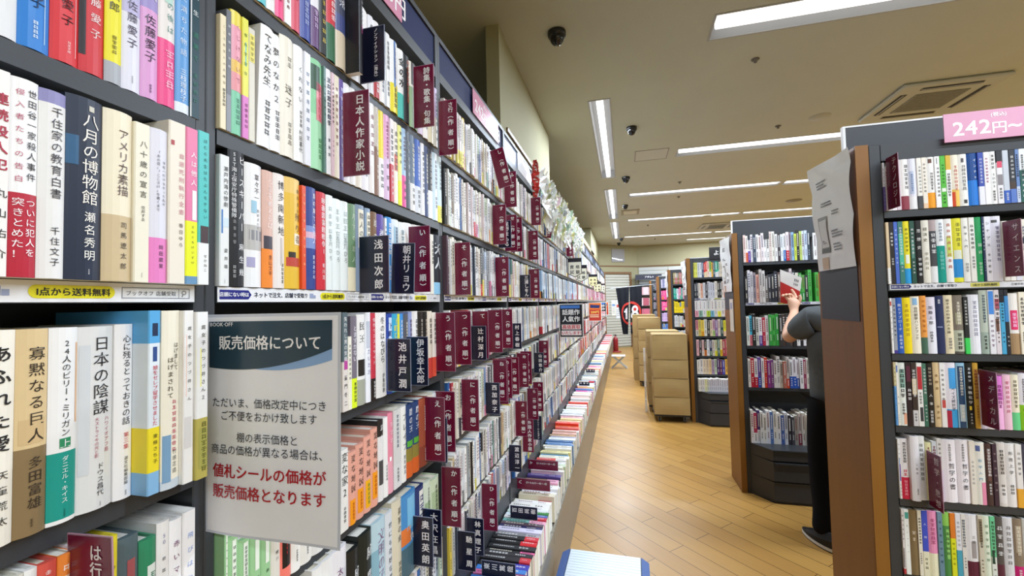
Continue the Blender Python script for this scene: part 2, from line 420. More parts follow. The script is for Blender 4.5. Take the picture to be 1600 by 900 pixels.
# ---------------------------------------------------------------- the setting
CEIL = 3.35; FX0, FX1, FY0, FY1 = -2.8, 6.4, -3.2, 15.0
mb = MB(); mb.box(FX0 - .1, FX1 + .1, FY0 - .1, FY1 + .1, -.1, 0); struct('floor', mb, M['floor'])
LROWS = [(-2.1, .6), (.5, .63), (3.12, .63), (5.68, .69), (7.72, .13), (10.15, .12), (12.75, .05), (14.05, 1.9)]
LAISLE = [(3.94, 6.5), (7.19, 9.8), (10.2, 12.9)]
HOLES = []
for i, (y, x0) in enumerate(LROWS):
    w = .30 if i < 4 else .26
    HOLES.append((x0, x0 + 2.36, y - w / 2, y + w / 2))
    if i < 7: HOLES.append((x0 + 2.40, x0 + 4.76, y - w / 2, y + w / 2))
for y0, y1 in LAISLE: HOLES.append((-.27, -.06, y0, y1))
mb = MB()
xs = sorted(set([FX0 - .1, FX1 + .1] + [v for h in HOLES for v in h[:2]])); ys = sorted(set([FY0 - .1, FY1 + .1] + [v for h in HOLES for v in h[2:]]))
for xa, xb in zip(xs, xs[1:]):
    for ya, yb in zip(ys, ys[1:]):
        cx, cy = (xa + xb) / 2, (ya + yb) / 2
        if not any(h[0] < cx < h[1] and h[2] < cy < h[3] for h in HOLES): mb.box(xa, xb, ya, yb, CEIL, CEIL + .1295)
mb.box(FX0 - .1, FX1 + .1, FY0 - .1, FY1 + .1, CEIL + .13, CEIL + .142)
struct('ceiling', mb, M['ceil'])
WX = -.745
mb = MB(); mb.box(WX - .1, WX, FY0, 4.64, 0, CEIL) if 0 else None
# stretch of full-height wall with its thicker end, low wall behind the rest of the cases, second pier
mb.box(WX - .09, WX, 2.66, 2.80, 2.3, CEIL); mb.box(WX - .1, WX - .006, 2.80, 4.64, 2.3, CEIL)
mb.box(WX - .1, WX - .006, -.4, 14.2, 0, 2.3); mb.box(WX - .1, WX - .006, 4.64, 14.2, 2.3, 2.82)
mb.box(WX - .2, WX - .006, 10.8, 11.75, 2.3, CEIL); mb.box(WX - .1, WX - .006, 11.75, 14.2, 2.8, CEIL)
struct('wall_left', mb, M['wall'])
mb = MB(); mb.box(FX0 - .1, FX0, FY0, FY1, 0, CEIL); struct('wall_far_left', mb, M['wall'])
mb = MB(); mb.box(FX1, FX1 + .1, FY0, FY1, 0, CEIL); struct('wall_right', mb, M['wall'])
mb = MB(); mb.box(FX0, FX1, FY0 - .1, FY0, 0, CEIL); struct('wall_behind', mb, M['wall'])
mb = MB(); mb.box(FX0, FX1, FY1 - .1, FY1, 0, CEIL); struct('wall_back', mb, M['wall'])
# slanted stretch of wall at the end of the aisle, with a framed opening
A0 = Vector((-.86, 13.98, 0)); A1 = Vector((.46, 14.9, 0)); AD = (A1 - A0).normalized(); AN = Vector((AD.y, -AD.x, 0))
def slant(mbx, s0, s1, n0, n1, z0, z1, col='fff', mi=0):
    P = [A0 + AD * s + AN * n for s, n in ((s0, n0), (s1, n0), (s1, n1), (s0, n1))]
    # n grows towards the aisle
    mbx.add([tuple(p + Vector((0, 0, z))) for z in (z0, z1) for p in P], [(0, 1, 2, 3), (7, 6, 5, 4), (1, 0, 4, 5), (2, 1, 5, 6), (3, 2, 6, 7), (0, 3, 7, 4)], col, mi)
L = (A1 - A0).length
mb = MB(); slant(mb, -.3, L + .05, -.1, 0, 0, CEIL); struct('wall_slanted', mb, M['wall'])
mb = MB(); slant(mb, -.1, L - .02, 0, .02, 2.64, 2.68); mb.box(.44, FX1, FY1 - .13, FY1 - .1, 2.64, 2.68)
struct('trim_1', mb, M['trim'])
mb = MB(); mb.box(WX - .006, WX + .012, 2.80, 4.64, 2.685, 2.71); mb.box(WX - .006, WX + .012, 4.64, 13.9, 2.685, 2.71); struct('trim_2', mb, M['trim'])
# slatted roller shutter in the slanted wall
t = thing('roller_shutter', 'white slatted shutter in a brown frame at the end of the aisle', 'shutter', A0)
mb = MB(); n = 26
for i in range(n):
    z0 = 0.05 + i * .09; p0 = []
    slant(mb, .33, 1.27, .006, .02, z0, z0 + .076, 'b9b9ae')
sh = mb.build('slats', M['paint']); sh.parent = t; sh.location = -A0
mb = MB()
slant(mb, .26, .33, 0, .05, 0, 2.46); slant(mb, 1.27, 1.34, 0, .05, 0, 2.46); slant(mb, .26, 1.34, 0, .052, 2.40, 2.47)
fr = mb.build('frame', M['trim']); fr.parent = t; fr.location = -A0
# white slat panels on the back wall
t = thing('slat_wall_panel', 'white grooved display panels along the back wall', 'panel', (.5, FY1 - .1, .9))
mb = MB()
for j in range(5):
    for i in range(15): mb.box(j * .93 + .01, j * .93 + .925, -.02, 0, i * .115, i * .115 + .104, 'c2c4c0')
o = mb.build('board', M['paint']); o.parent = t
mb = MB(); slant(mb, .62, 1.1, .0, .03, 2.80, 3.22); tag(mb.build('mirror_panel', M['mirror']), 'square mirror high on the slanted wall reflecting a light', 'mirror')

# ---------------------------------------------------------------- ceiling lights
def strip_light(name, x0, x1, y, w, label, along='x', group='ceiling strip lights'):
    Ln = x1 - x0
    rt = thing(name, label, 'ceiling light', (x0, y, CEIL), group)
    if along == 'y': rt.rotation_euler = (0, 0, math.pi / 2)
    b = MB(); r = .014; q = w / 2
    for f in ((0, Ln, -q, -q + r), (0, Ln, q - r, q), (0, r, -q + r, q - r), (Ln - r, Ln, -q + r, q - r)): b.box(*f, -.004, .004)
    b.build('frame', M['tray'], rt)
    b = MB(); H = .10; e = .001; q -= e; k = .02
    b.quad((e, -q, 0), (Ln - e, -q, 0), (Ln - e, -q + k, H), (e, -q + k, H)); b.quad((e, q - k, H), (Ln - e, q - k, H), (Ln - e, q, 0), (e, q, 0))
    b.quad((e, -q, 0), (e, -q, H), (e, q, H), (e, q, 0)); b.quad((Ln - e, -q, 0), (Ln - e, q, 0), (Ln - e, q, H), (Ln - e, -q, H)); b.quad((e, -q, H), (Ln - e, -q, H), (Ln - e, q, H), (e, q, H))
    b.build('housing', M['tray'], rt)
    hw = .082 if along == 'x' else .03; oy = -.05 * (w / .3) if along == 'x' else 0
    b = MB(); b.bbox(.03, Ln - .03, oy - hw, oy + hw, .0, H - .002, .006); b.build('led_bar', M['led'], rt)
    li = bpy.data.lights.new('led_light', 'AREA'); li.shape = 'RECTANGLE'; li.size = Ln - .07; li.size_y = hw * 2 - .006; li.energy = POW * Ln / 2.37; li.color = LCOL
    lo = bpy.data.objects.new('led_light', li); COL.objects.link(lo); lo.parent = rt; lo.location = (Ln / 2, oy, -.002)
    return rt
POW = 54; EXPOSURE = 0.42; LCOL = (.81, .92, 1.07)
rowname = ['nearest the camera', 'second from the camera', 'third from the camera', 'fourth from the camera', 'second to last', 'last before the back wall']
for i, (y, x0) in enumerate(LROWS):
    w = .30 if i < 4 else .26
    a = ['behind the camera', 'just above the camera', 'nearest in view', 'above the second bookcase row', 'third row into the shop', 'fourth row into the shop', 'fifth row into the shop', 'shortest and last before back wall'][i]
    strip_light('strip_light', x0, x0 + 2.36, y, w, 'long white strip light across ceiling, ' + a + ', aisle half')
    if i < 7: strip_light('strip_light', x0 + 2.40, x0 + 4.76, y, w, 'long white strip light across ceiling, ' + a + ', far half')
for i, (y0, y1) in enumerate(LAISLE):
    strip_light('strip_light', 0, y1 - y0, 0, .21, 'recessed narrow strip light over wall bookcases, ' + ['nearest', 'middle', 'farthest'][i] + ' of three', 'y').location = (-.165, y0, CEIL)
for i, (x, y, r) in enumerate(((-.389, 2.862, .063), (.135, 4.687, .055), (.084, 6.563, .06), (.08, 8.47, .055), (-.02, 12.9, .06), (-.1, 13.9, .06))):
    a = ['closest to the camera', 'beside the first recessed light', 'before the second light row', 'beside the ceiling vent', 'near the last recessed light', 'just above the far mirror'][i]
    rt = thing('dome_camera', 'black dome security camera on ceiling ' + a, 'security camera', (x, y, CEIL), 'ceiling dome cameras')
    b = MB(); b.lathe([(r, 0), (r, -.022), (r * .92, -.034), (r * .78, -.036)], 0, 0, 24); b.build('mount', M['black'], rt)
    b = MB(); b.lathe([(r * .8 * math.cos(k * math.pi / 12), -.034 - r * .95 * math.sin(k * math.pi / 12)) for k in range(7)], 0, 0, 24); b.build('dome', M['smoke'], rt)
b = MB(); x0, x1, y0, y1 = .19, .59, 5.46, 5.86
for q in ((x0, x1, y0, y0 + .008), (x0, x1, y1 - .008, y1), (x0, x0 + .008, y0, y1), (x1 - .008, x1, y0, y1)): b.box(*q, CEIL - .003, CEIL, '6f675b')
b.box(x0 + .008, x1 - .008, y0 + .008, y1 - .008, CEIL - .0015, CEIL, 'b9bcb2')
tag(b.build('ceiling_hatch', M['paint']), 'square access hatch outlined in the ceiling beside the strip light', 'hatch')
b = MB(); x0, x1, y0, y1 = 0, .36, 8.93, 9.42; b.box(x0, x1, y0, y1, CEIL - .012, CEIL, '8f8468'); b.box(x0 + .05, x1 - .05, y0 + .07, y1 - .07, CEIL - .016, CEIL - .011, 'c6c2aa')
tag(b.build('ceiling_vent', M['paint']), 'small beige framed ceiling vent beyond the third camera', 'vent')
for i, (x, y) in enumerate(((2.43, 4.44), (1.9, 11.2))):
    rt = thing('air_conditioner', 'square ceiling cassette air conditioner ' + ['above the nearest pink price sign', 'by the last light row'][i], 'air conditioner', (x, y, CEIL), 'ceiling air conditioners')
    w = .78; b = MB(); b.bbox(0, w, 0, w, -.035, -.0005, .012); b.build('panel', mat('beige_plastic', 'b2b4ab', .6, .3, noise=.03) if i == 0 else bpy.data.materials['beige_plastic'], rt)
    b = MB(); b.box(.19, w - .19, .19, w - .19, -.042, -.034, '85857c')
    for k in range(12): b.box(.2, w - .2, .205 + k * .031, .213 + k * .031, -.045, -.042, '75756c')
    b.build('intake_grille', M['paint'], rt)
    for s in range(4):
        b = MB(); b.box(.17, w - .17, .06, .11, -.038, -.0345, '1c1a1a'); b.box(.17, w - .17, .078, .084, -.046, -.038, 'a79f91')
        o = b.build('louvre', M['paint'], rt); o.matrix_local = Matrix.Translation((w / 2, w / 2, 0)) @ Matrix.Rotation(s * math.pi / 2, 4, 'Z') @ Matrix.Translation((-w / 2, -w / 2, 0))
for i, (x, y, r) in enumerate(((1.83, 10.19, .1), (3.18, 9.19, .14), (2.0, 5.0, .1))):
    b = MB(); b.lathe([(0.001, -.012), (r * .9, -.01), (r, 0)], x, y, 24, ['8a8470', '807a6c', 'a9aaa0'][i])
    for v in range(len(b.v)): b.v[v] = (b.v[v][0], b.v[v][1], b.v[v][2] + CEIL)
    tag(b.build('ceiling_speaker', M['paint']), 'flat round beige ceiling cover ' + ['between the far light rows', 'right of the far light rows', 'before the second light row'][i], 'ceiling cover')
for i, (x, y) in enumerate(((1.04, 3.63), (1.66, 5.13), (.9, 7.1), (1.0, 8.1), (.62, 10.9), (.95, 13.4))):
    b = MB(); b.lathe([(.0005, -.03), (.012, -.028), (.014, -.012), (.03, -.006), (.03, 0)], x, y, 12, '6b645a')
    for v in range(len(b.v)): b.v[v] = (b.v[v][0], b.v[v][1], b.v[v][2] + CEIL)
    tag(b.build('sprinkler', M['paint']), 'tiny ceiling sprinkler head ' + ['past the nearest strip light', 'before second strip light', 'behind second strip light', 'behind third strip light', 'behind fourth strip light', 'behind fifth strip light'][i], 'sprinkler', 'ceiling sprinklers')

# ---------------------------------------------------------------- wall bookcases
SX = -.565; BW = .8; Y0 = .4705 - BW
SH = [2.0, 1.765, 1.535, 1.29, 1.057, .822, .635]
def wall_case():
    rt = bpy.data.objects.new('wall_bookcase', None); COL.objects.link(rt)
    for a in (0, BW - .016):
        b = MB(); b.bbox(-.165, 0, a + .0002, a + .0158, .4, 2.388, .0015); b.build('upright', M['steel'], rt)
    for z in SH:
        b = MB(); b.box(-.16, 0, .0162, BW - .0162, z - .022, z - .0005); b.box(-.003, .001, .0162, BW - .0162, z - .024, z - .0008); b.build('shelf', M['steel'], rt)
    b = MB(); b.box(-.164, -.16, .0162, BW - .0162, .4, 2.385); b.build('back_panel', M['steel2'], rt)
    b = MB(); b.box(-.16, .0, .016, BW - .016, 2.372, 2.388); b.box(-.012, 0, .016, BW - .016, 2.235, 2.268); b.box(-.16, -.012, .016, BW - .016, 2.238, 2.25)
    b.build('header_frame', M['steel'], rt)
    b = MB(); b.box(-.01, -.006, .017, BW - .017, 2.268, 2.372); b.build('header_panel', M['navy'], rt)
    b = MB(); b.box(-.164, .19, .0005, BW - .0005, 0.0, .385); b.box(.19, .2, .0005, BW - .0005, .0, .335); b.bbox(.19, .206, .0005, BW - .0005, .345, .402, .003)
    b.build('display_base', M['lip'], rt)
    b = MB(); b.box(-.164, -.004, .0005, BW - .0005, .386, .4); b.box(-.01, -.004, .0162, BW - .0162, .4, .612); b.build('kick_plate', M['steel2'], rt)
    b = MB(); y = .017; w = (BW - .034) / 2; x = .0022
    b.quad((x, .017, 1.512), (x, BW - .017, 1.512), (x, BW - .017, 1.534), (x, .017, 1.534), 'e9e9ea')
    for k in range(2):
        a = .017 + k * w; R = (0, 1, 0)
        e = x + .0004
        b.add([(e, a + .003, 1.516), (e, a + .052, 1.516), (e, a + .058, 1.523), (e, a + .052, 1.530), (e, a + .003, 1.530)], [(0, 1, 2, 3, 4)], '2b2f7c')
        b.text('店頭にない時は', (e + .0004, a + .0275, 1.5205), R, ZU, .0072, 'f4f4f8', bold=True)
        b.text('ネットで注文、店舗で受取り', (e, a + .062, 1.5198), R, ZU, .0092, '222a44', align='l', bold=True)
        b.box(e - .0001, e, a + .186, a + .196, 1.5185, 1.5275, '9aa4c0'); b.box(e - .0001, e, a + .1965, a + .202, 1.5185, 1.5245, '9aa4c0')
        P = [(e, a + .252 + .042 * math.cos(q) if 0 else a + (.222 if abs(math.atan2(math.sin(q), math.cos(q))) > math.pi / 2 else .282) + .007 * math.cos(q), 1.523 + .007 * math.sin(q)) for q in [2 * math.pi * i / 20 for i in range(20)]]
        b.add(P, [tuple(range(20))], 'e6dd2a')
        b.text('1点から送料無料', (e + .0004, a + .252, 1.5195), R, ZU, .0088, '2a2a2a', bold=True)
        for q in ((.296, .376, 1.5165, 1.5172), (.296, .376, 1.5288, 1.5295), (.296, .2966, 1.5165, 1.5295), (.3754, .376, 1.5165, 1.5295), (.3615, .362, 1.5165, 1.5295)):
            b.quad((e, a + q[0], q[2]), (e, a + q[1], q[2]), (e, a + q[1], q[3]), (e, a + q[0], q[3]), '666c7c')
        b.text('ブックオフ 店舗受取', (e, a + .329, 1.5203), R, ZU, .0062, '2a2f3c')
        P = []
        b.add([(e, a + .3685 + r * math.cos(q), 1.524 + r * math.sin(q)) for r in (.0022, .003) for q in [2 * math.pi * i / 10 for i in range(10)]], [(i, (i + 1) % 10, 10 + (i + 1) % 10, 10 + i) for i in range(10)], '444')
        b.quad((e, a + .3655, 1.519), (e, a + .3665, 1.5185), (e, a + .3675, 1.5215), (e, a + .367, 1.522), '444')
    b.build('shelf_strip', M['card'], rt)
    return rt
def dup(rt):
    r = rt.copy(); COL.objects.link(r)
    for ch in rt.children:
        c = ch.copy(); COL.objects.link(c); c.parent = r
    return r
NBAY = 17
wc = wall_case()
for k in range(NBAY):
    r = wc if k == 0 else dup(wc)
    r.location = (SX, Y0 + k * BW, 0)
    lab = 'dark grey wall bookcase bay ' + ('nearest the camera, left of the white notice' if k == 0 else 'directly behind the white price notice' if k == 1 else ordw(k + 1) + ' from the camera along the left wall')
    tag(r, lab, 'bookcase', 'wall bookcase bays')
    if k >= 3:
        for ch in r.children:
            if ch.name.startswith('header_panel'):
                ch.data = ch.data.copy(); ch.data.materials[0] = [M['navy'], mat('pale_blue_sheet', '8f9cb8', .25, .5, noise=.08, nscale=3) if k == 3 else bpy.data.materials['pale_blue_sheet']][k % 3 != 2]
def pink_sign(loc, mtx, w, h, label, tail):
    b = MB(); b.box(0, w, -.0012, .0008, 0, h, 'd493ae')
    y = -.0016; s = h * .68
    b.text('242', (w * .06, y, h * .2), XR, ZU, s, 'fbf6f8', align='l', bold=True)
    x = w * .06 + s * 1.62
    b.text('円', (x + s * .3, y, h * .2), XR, ZU, s * .66, 'fbf6f8', bold=True); b.text('(税込)', (x + s * .3, y, h * .76), XR, ZU, s * .24, 'fbf6f8', bold=True)
    b.text(tail, (x + s * .64, y, h * .2), XR, ZU, s * .95, 'fbf6f8', align='l', bold=True)
    return tag(b.build('price_sign', M['card'], mtx=mtx), label, 'sign', 'pink price signs')
for k, a, w in ((1, .20, .36), (2, .33, .36), (4, .33, .36)):
    pink_sign(0, Matrix.Translation((SX + .003, Y0 + k * BW + a, 2.27)) @ FRAME['left'], w, .1, 'pink price sign on the header of the ' + ordw(k + 1) + ' wall bookcase bay', '~550円')
for k in (3, 5, 6, 8):
    b = MB(); b.box(SX - .005, SX - .001, Y0 + k * BW + .3, Y0 + k * BW + .62, 2.272, 2.37, 'e6e8ec')
    tag(b.build('header_sheet', M['card']), 'blank white sheet on the header of the ' + ordw(k + 1) + ' wall bookcase bay', 'sheet', 'white header sheets')
# ---------------------------------------------------------------- books on the near wall bays
PRE = 'bay before notice'; PST = 'bay past notice'
def L0(px, py, f): return at_x(px, py, f).y
f = SX + .002
fill('left', SH[1], f, .12, L0(-14, 60, f), 1)
row('left', SH[1], f, 60, L0(-14, 60, f), '''
29 - dcdcdc t佐藤愛子:.6-.2:.6:777:.7
80.5 - 1a78c8 p.8-.83:.05-1:bfe0f5 p.3-.75:.62-.8:f2e8ea t佐藤愛子:.55-.22:.55:16325c:.7 m4:.16-.06:.5:cfe4f4
126 - d3252a p.86-.89:.05-1:f2d0d0 p.35-.75:.62-.75:f4f4f4 t佐藤愛子:.56-.2:.55:3a1010:.62 m4:.13-.06:.6:f0c0c0
165.5 - c9262d b.86-1:eee p.5-.9:.6-.72:eef2fa t佐藤愛子:.58-.2:.6:f2e2e2:.6 p0-.22:.1-.5:2a2326
192.5 - e6dc1c b0-.13:a6a9ae t司馬遼太郎:.82-.44:.5:2a2a20:.85 m4:.3-.18:.5:8a8420
222 - b9b4d6 b0-.5:dcdbe6 b.8-1:8e86bd t終着駅:.97-.7:.6:f4f2fb:.9 t佐藤愛子:.6-.27:.5:5b566e:.75 m5:.1-.05:.5:777
249.5 - 9a8cc2 b0-.6:d69ccb t終着駅:.97-.66:.5:f4f0fa:.9 t佐藤愛子:.57-.24:.5:402a48:.85 m3:.1-.04:.5:7a4a78
276 - e2dcd6 b0-.46:e64a86 p.3-.8:.72-.95:b4d4c8 t地獄の後は:.92-.5:.65:6a9a94:.6 m4:.4-.12:.6:f4a8c4
298.5 - 5f9ad2 b0-.07:dfe6ee t心に満ちた物語:.95-.4:.5:d6e6f4:.6 t三枝理枝子:.32-.08:.5:e4eef8:.6
313 - 123a44 p0-.08:0-1:e9e9e6 t人生:.97-.72:.5:dfe8e8:.8 t道果て:.66-.4:.5:2f7a62:.8 m4:.34-.1:.5:2a6a5a''', 'in second row above strip, ' + PRE, 'books in the bay before the notice', hrange=(.188, .19))
f = SX + .021
fill('left', SH[2], f, .1, L0(-20, 300, f), 2)
row('left', SH[2], f, 300, L0(-20, 300, f), '''
15 112 efebe6 t連続殺人犯:.9-.5:.5:b3324a t丸山佑介:.45-.06:.6:333:.8 S
61 130 efeeec b0-.42:b51f35 t世田谷一家殺人事件:.96-.48:.74:33323a:.5 t侵入者たちの告白:.96-.46:.3:c0607a:.38 tついに犯人を:.4-.1:.74:fbf3f3:.5 t突きとめた！:.4-.09:.3:fbf3f3:.52 H
104.5 148 e6e4e0 b.93-1:8a86b4 t千住家の教育白書:.92-.42:.62:44444c:.62 t千住文子:.28-.06:.6:3a3a40:.5 H
163.5 162 232b3e p.02-.3:.62-.78:2a5a80 p.55-.7:.93-.96:c8c4b4 t八月の博物館:.92-.41:.62:f6efe4:.62 t瀬名秀明:.38-.1:.62:f2eee6:.44 m4:.06-.03:.6:ddd:.3 H
210 181 ede3c8 b0-.385:cdb891 tアメリカ素描:.9-.5:.62:6b5a56:.56 t司馬遼太郎:.36-.06:.66:4a4238:.32 H
235 196 ece6d2 t八十歳の宣言:.9-.52:.55:4a4a44:.62 t住井すゑ:.48-.38:.55:4a4a44:.5 m5:.06-.03:.5:777 S
264 206 dcdbe4 b0-.29:e583c0 t「あの花」「ここさけ」を書くまで:.86-.46:.42:55555f:.24 t学校へ行けなかった私が:.8-.5:.75:55555f:.24 t岡田麿里:.25-.09:.6:4a2a44:.34 H
291 195 eae2d2 p.1-.3:.85-.88:b0484a t自選死刑執行全書:.82-.42:.72:d49aa4:.42 t香日ゆら:.38-.22:.7:6a5a54:.34 S
310 203 e47fa6 b.0-.4:e8ee2a b0-.05:6a94b8 p.5-.85:.41-.6:f6f2f4 t人は他人:.86-.62:.6:fff:.62 tさわぐちけいすけ:.38-.12:.55:3a3a30:.3 S
328 208 56c3bf b0-.27:eceeec p.2-.9:.27-.38:4a3a3c tほむら先生はたぶんモテない:.96-.42:.6:1f5a58:.42 tせかねこ:.2-.08:.62:333:.35 S''', 'in row above strip, ' + PRE, 'books in the bay before the notice')
f = SX + .012
fill('left', SH[3], f, .1, L0(-25, 600, f), 3)
row('left', SH[3], f, 600, L0(-25, 600, f), '''
27 515 efe9da tあふれた愛:.94-.42:.5:2c2a28:.9 t天童荒太:.36-.08:.62:4a4640:.5 H
78.5 513 d9bf90 b0-.42:86704e p.1-.9:.44-.56:cfb283 t寡黙なる巨人:.92-.44:.6:3a3026:.72 t多田富雄:.38-.12:.6:3d3226:.62 m3:.08-.04:.5:4a3c2c:.4 H
124 511 ecebe9 b0-.36:169486 b0-.02:ecebe9 p.92-1:.5-.92:e0b48c t24人のビリー・ミリガン:.94-.44:.55:2e2e30:.5 p.35-.75:.38-.43:2e8a5e t上:.43-.375:.55:f2f2f2:.5 tダニエル・キイス:.34-.1:.55:e6f2ee:.38 m5:.07-.03:.55:0a4a44:.4 H
181 509 dcdcda p.05-.3:.2-.9:cfd3d6 t日本の陰謀:.95-.51:.6:2c2c30:.62 tハワイオアフ島:.5-.3:.78:b3566a:.2 t大ストライキの光と影:.5-.28:.48:b3566a:.2 tドウス昌代:.25-.07:.6:3a3a3e:.44 m4:.04-.015:.6:666:.3 H
209.5 506 ebe9e8 t心に残るとっておきの話:.94-.42:.6:35343c:.68 t第三集:.38-.28:.6:c84a5c:.42 t潮文社編集部編:.24-.08:.6:444:.42 m3:.05-.02:.6:666:.4 H
251 485 dfe8ee b0-.36:f0dc2e b0-.12:86b8e0 b.82-1:5aa8dc p.3-.75:.86-.93:2a3550 p.35-.7:.72-.8:34508c t娘をセレブ留学させました:.7-.37:.55:d23a54:.7 t東條さち子:.33-.16:.6:5a5220:.5 o.022 S
283 485 efe9d6 b0-.05:c8d4dc p.05-.45:.04-.3:7aa0c0 tはげまして:.82-.66:.72:4a4438:.42 tはげまされて:.74-.5:.4:4a4438:.42 m9:.5-.2:.62:c86a78:.25 t竹浪正造:.22-.08:.66:666:.36 o.026 H
303 485 eeece8 p.0-.3:.5-.86:f0d0c4 t腐女子のつづ井さん:.92-.46:.55:3a3a3c:.5 p.1-.8:.2-.38:d9d6d4 p0-1:.08-.2:d8c8e4 mA3:.3-.2:.5:888 o.03 S'''.replace(' mA3:.3-.2:.5:888', '') + '''
326 487 eeedea p.0-.4:.55-.78:f0ea8c t腐女子のつづ井さん２:.93-.46:.55:3a3a3c:.46 b0-.36:b8ac58 p.2-.9:.06-.3:a8a454 m8:.34-.04:.62:6a6a2c o.034 S''', 'in row below strip, ' + PRE, 'books in the bay before the notice')
f = SX + .012
fill('left', SH[4], f, .1, L0(-20, 890, f), 4)
row('left', SH[4], f, 890, L0(-20, 890, f), '''
12 912 e6ddc4 H
39 897 e9e4d4 H
60 886 f0efec tクシ:.9-.6:.5:222 H
91 873 e9d98a b.8-1:d8584c tアイス:.76-.3:.5:2a2a2a:.7 m4:.97-.82:.5:f4d8d4:.3 H
116 861 ee8a3c p.2-.9:.1-.72:f4efe8 m3:.96-.8:.5:fbe4d0 t日々ア:.68-.3:.55:e8632c:.7 S
134 848 e9dfe9 tそれでも:.93-.5:.55:a8487a:.6 S
150 842 e8e4dc S
168 840 d8dce0 H
185 836 ead92e t平:.9-.75:.6:3a3a20:.5 H
219 832 56696f p.4-.8:.74-.86:a8585a t漱石先生:.68-.1:.6:dfe4e2:.5 H
246 837 2f8b63 p.42-.98:.0-.82:e4ece4 m6:.8-.2:.7:5a8a74:.4 H
266 812 eceae6 t50:.93-.85:.5:8a8ab0:.55 m8:.8-.2:.5:777:.3 H
286 808 f0efee t赤いマント:.88-.44:.5:7d3a6a:.66 H
306 795 eceae8 t飛びはねる思考:.88-.2:.55:8ea6d8:.6 S''', 'in second row below strip, ' + PRE, 'books in the bay before the notice')
for z, sd in ((SH[0], 5), (SH[5], 6), (SH[6], 7)): fill('left', z, SX + .005, .1 if z != SH[0] else .2, .453, sd, hr=(.178, .192) if z > .7 else (.15, .16), tr=(.012, .022))

# second bay
Y1 = Y0 + BW; ya = Y1 + .0172; yb = Y1 + BW - .0172
GP = 'books in the bay past the notice'
f = SX + .008
fill('left', SH[0], SX + .006, ya, L0(402, 20, f), 8, pal=['cfcfcf', '5ab4b4', 'e8e2da', '7a4a5a', 'e8e8e8', '3a4a6a'], low=False, tr=(.018, .026))
row('left', SH[0], f, 60, L0(402, 20, f), '''
418 - 66c4cc
432 - eceae8 m3:.3-.1:.5:333
445 - ee5488 m4:.4-.15:.5:b02a58
456 - f0efee
471 - d65a6c m4:.5-.3:.5:8a2a38
488 - eceaec b0-.5:4a58a0 m4:.4-.15:.5:aab4dc
501 - e8e6ea b0-.42:6a4a78 m3:.4-.2:.5:c8b0d4
512 - 2b2a26 m8:.9-.1:.5:c8b04a
527 - c8d8e4 b0-.4:356a48 b.4-.85:cf3640 m5:.83-.45:.6:f4d8d8
543 - 4a5488 b0-.42:d6c6ac b.62-1:4c5068 t部落:.98-.7:.55:e8e8f0:.8
568 - 1d1e22 m9:.95-.5:.75:8a8a8e m3:.56-.46:.6:b04a8c o.03 H
577 - f0eeec
585 - e8e8ec
594 - eceaea b0-.3:b83a3e
602 - f2f0ee
611 - ebebec p0-.2:.0-1:c4c8cc
623 - f0f0f0 p.35-.55:.36-1:3d6fae b0-.4:e9d92a
632 - eeeeec b0-.36:4fc0b4 t金の水:.9-.45:.5:222
640 - 2c2d30 m8:.95-.3:.6:b0543c
653 - ece6d8 b0-.62:8aa878 p.2-.75:.66-1:3a2a24 m5:.85-.6:.85:333
661 - d8c8dc
669 - f2efe8
677 - e2d8b8
683 - c8b8d8 b0-.5:d8d4c8''', 'in third row above strip, ' + PST, GP, hrange=(.186, .19))
f = SX + .021
f = SX + .006
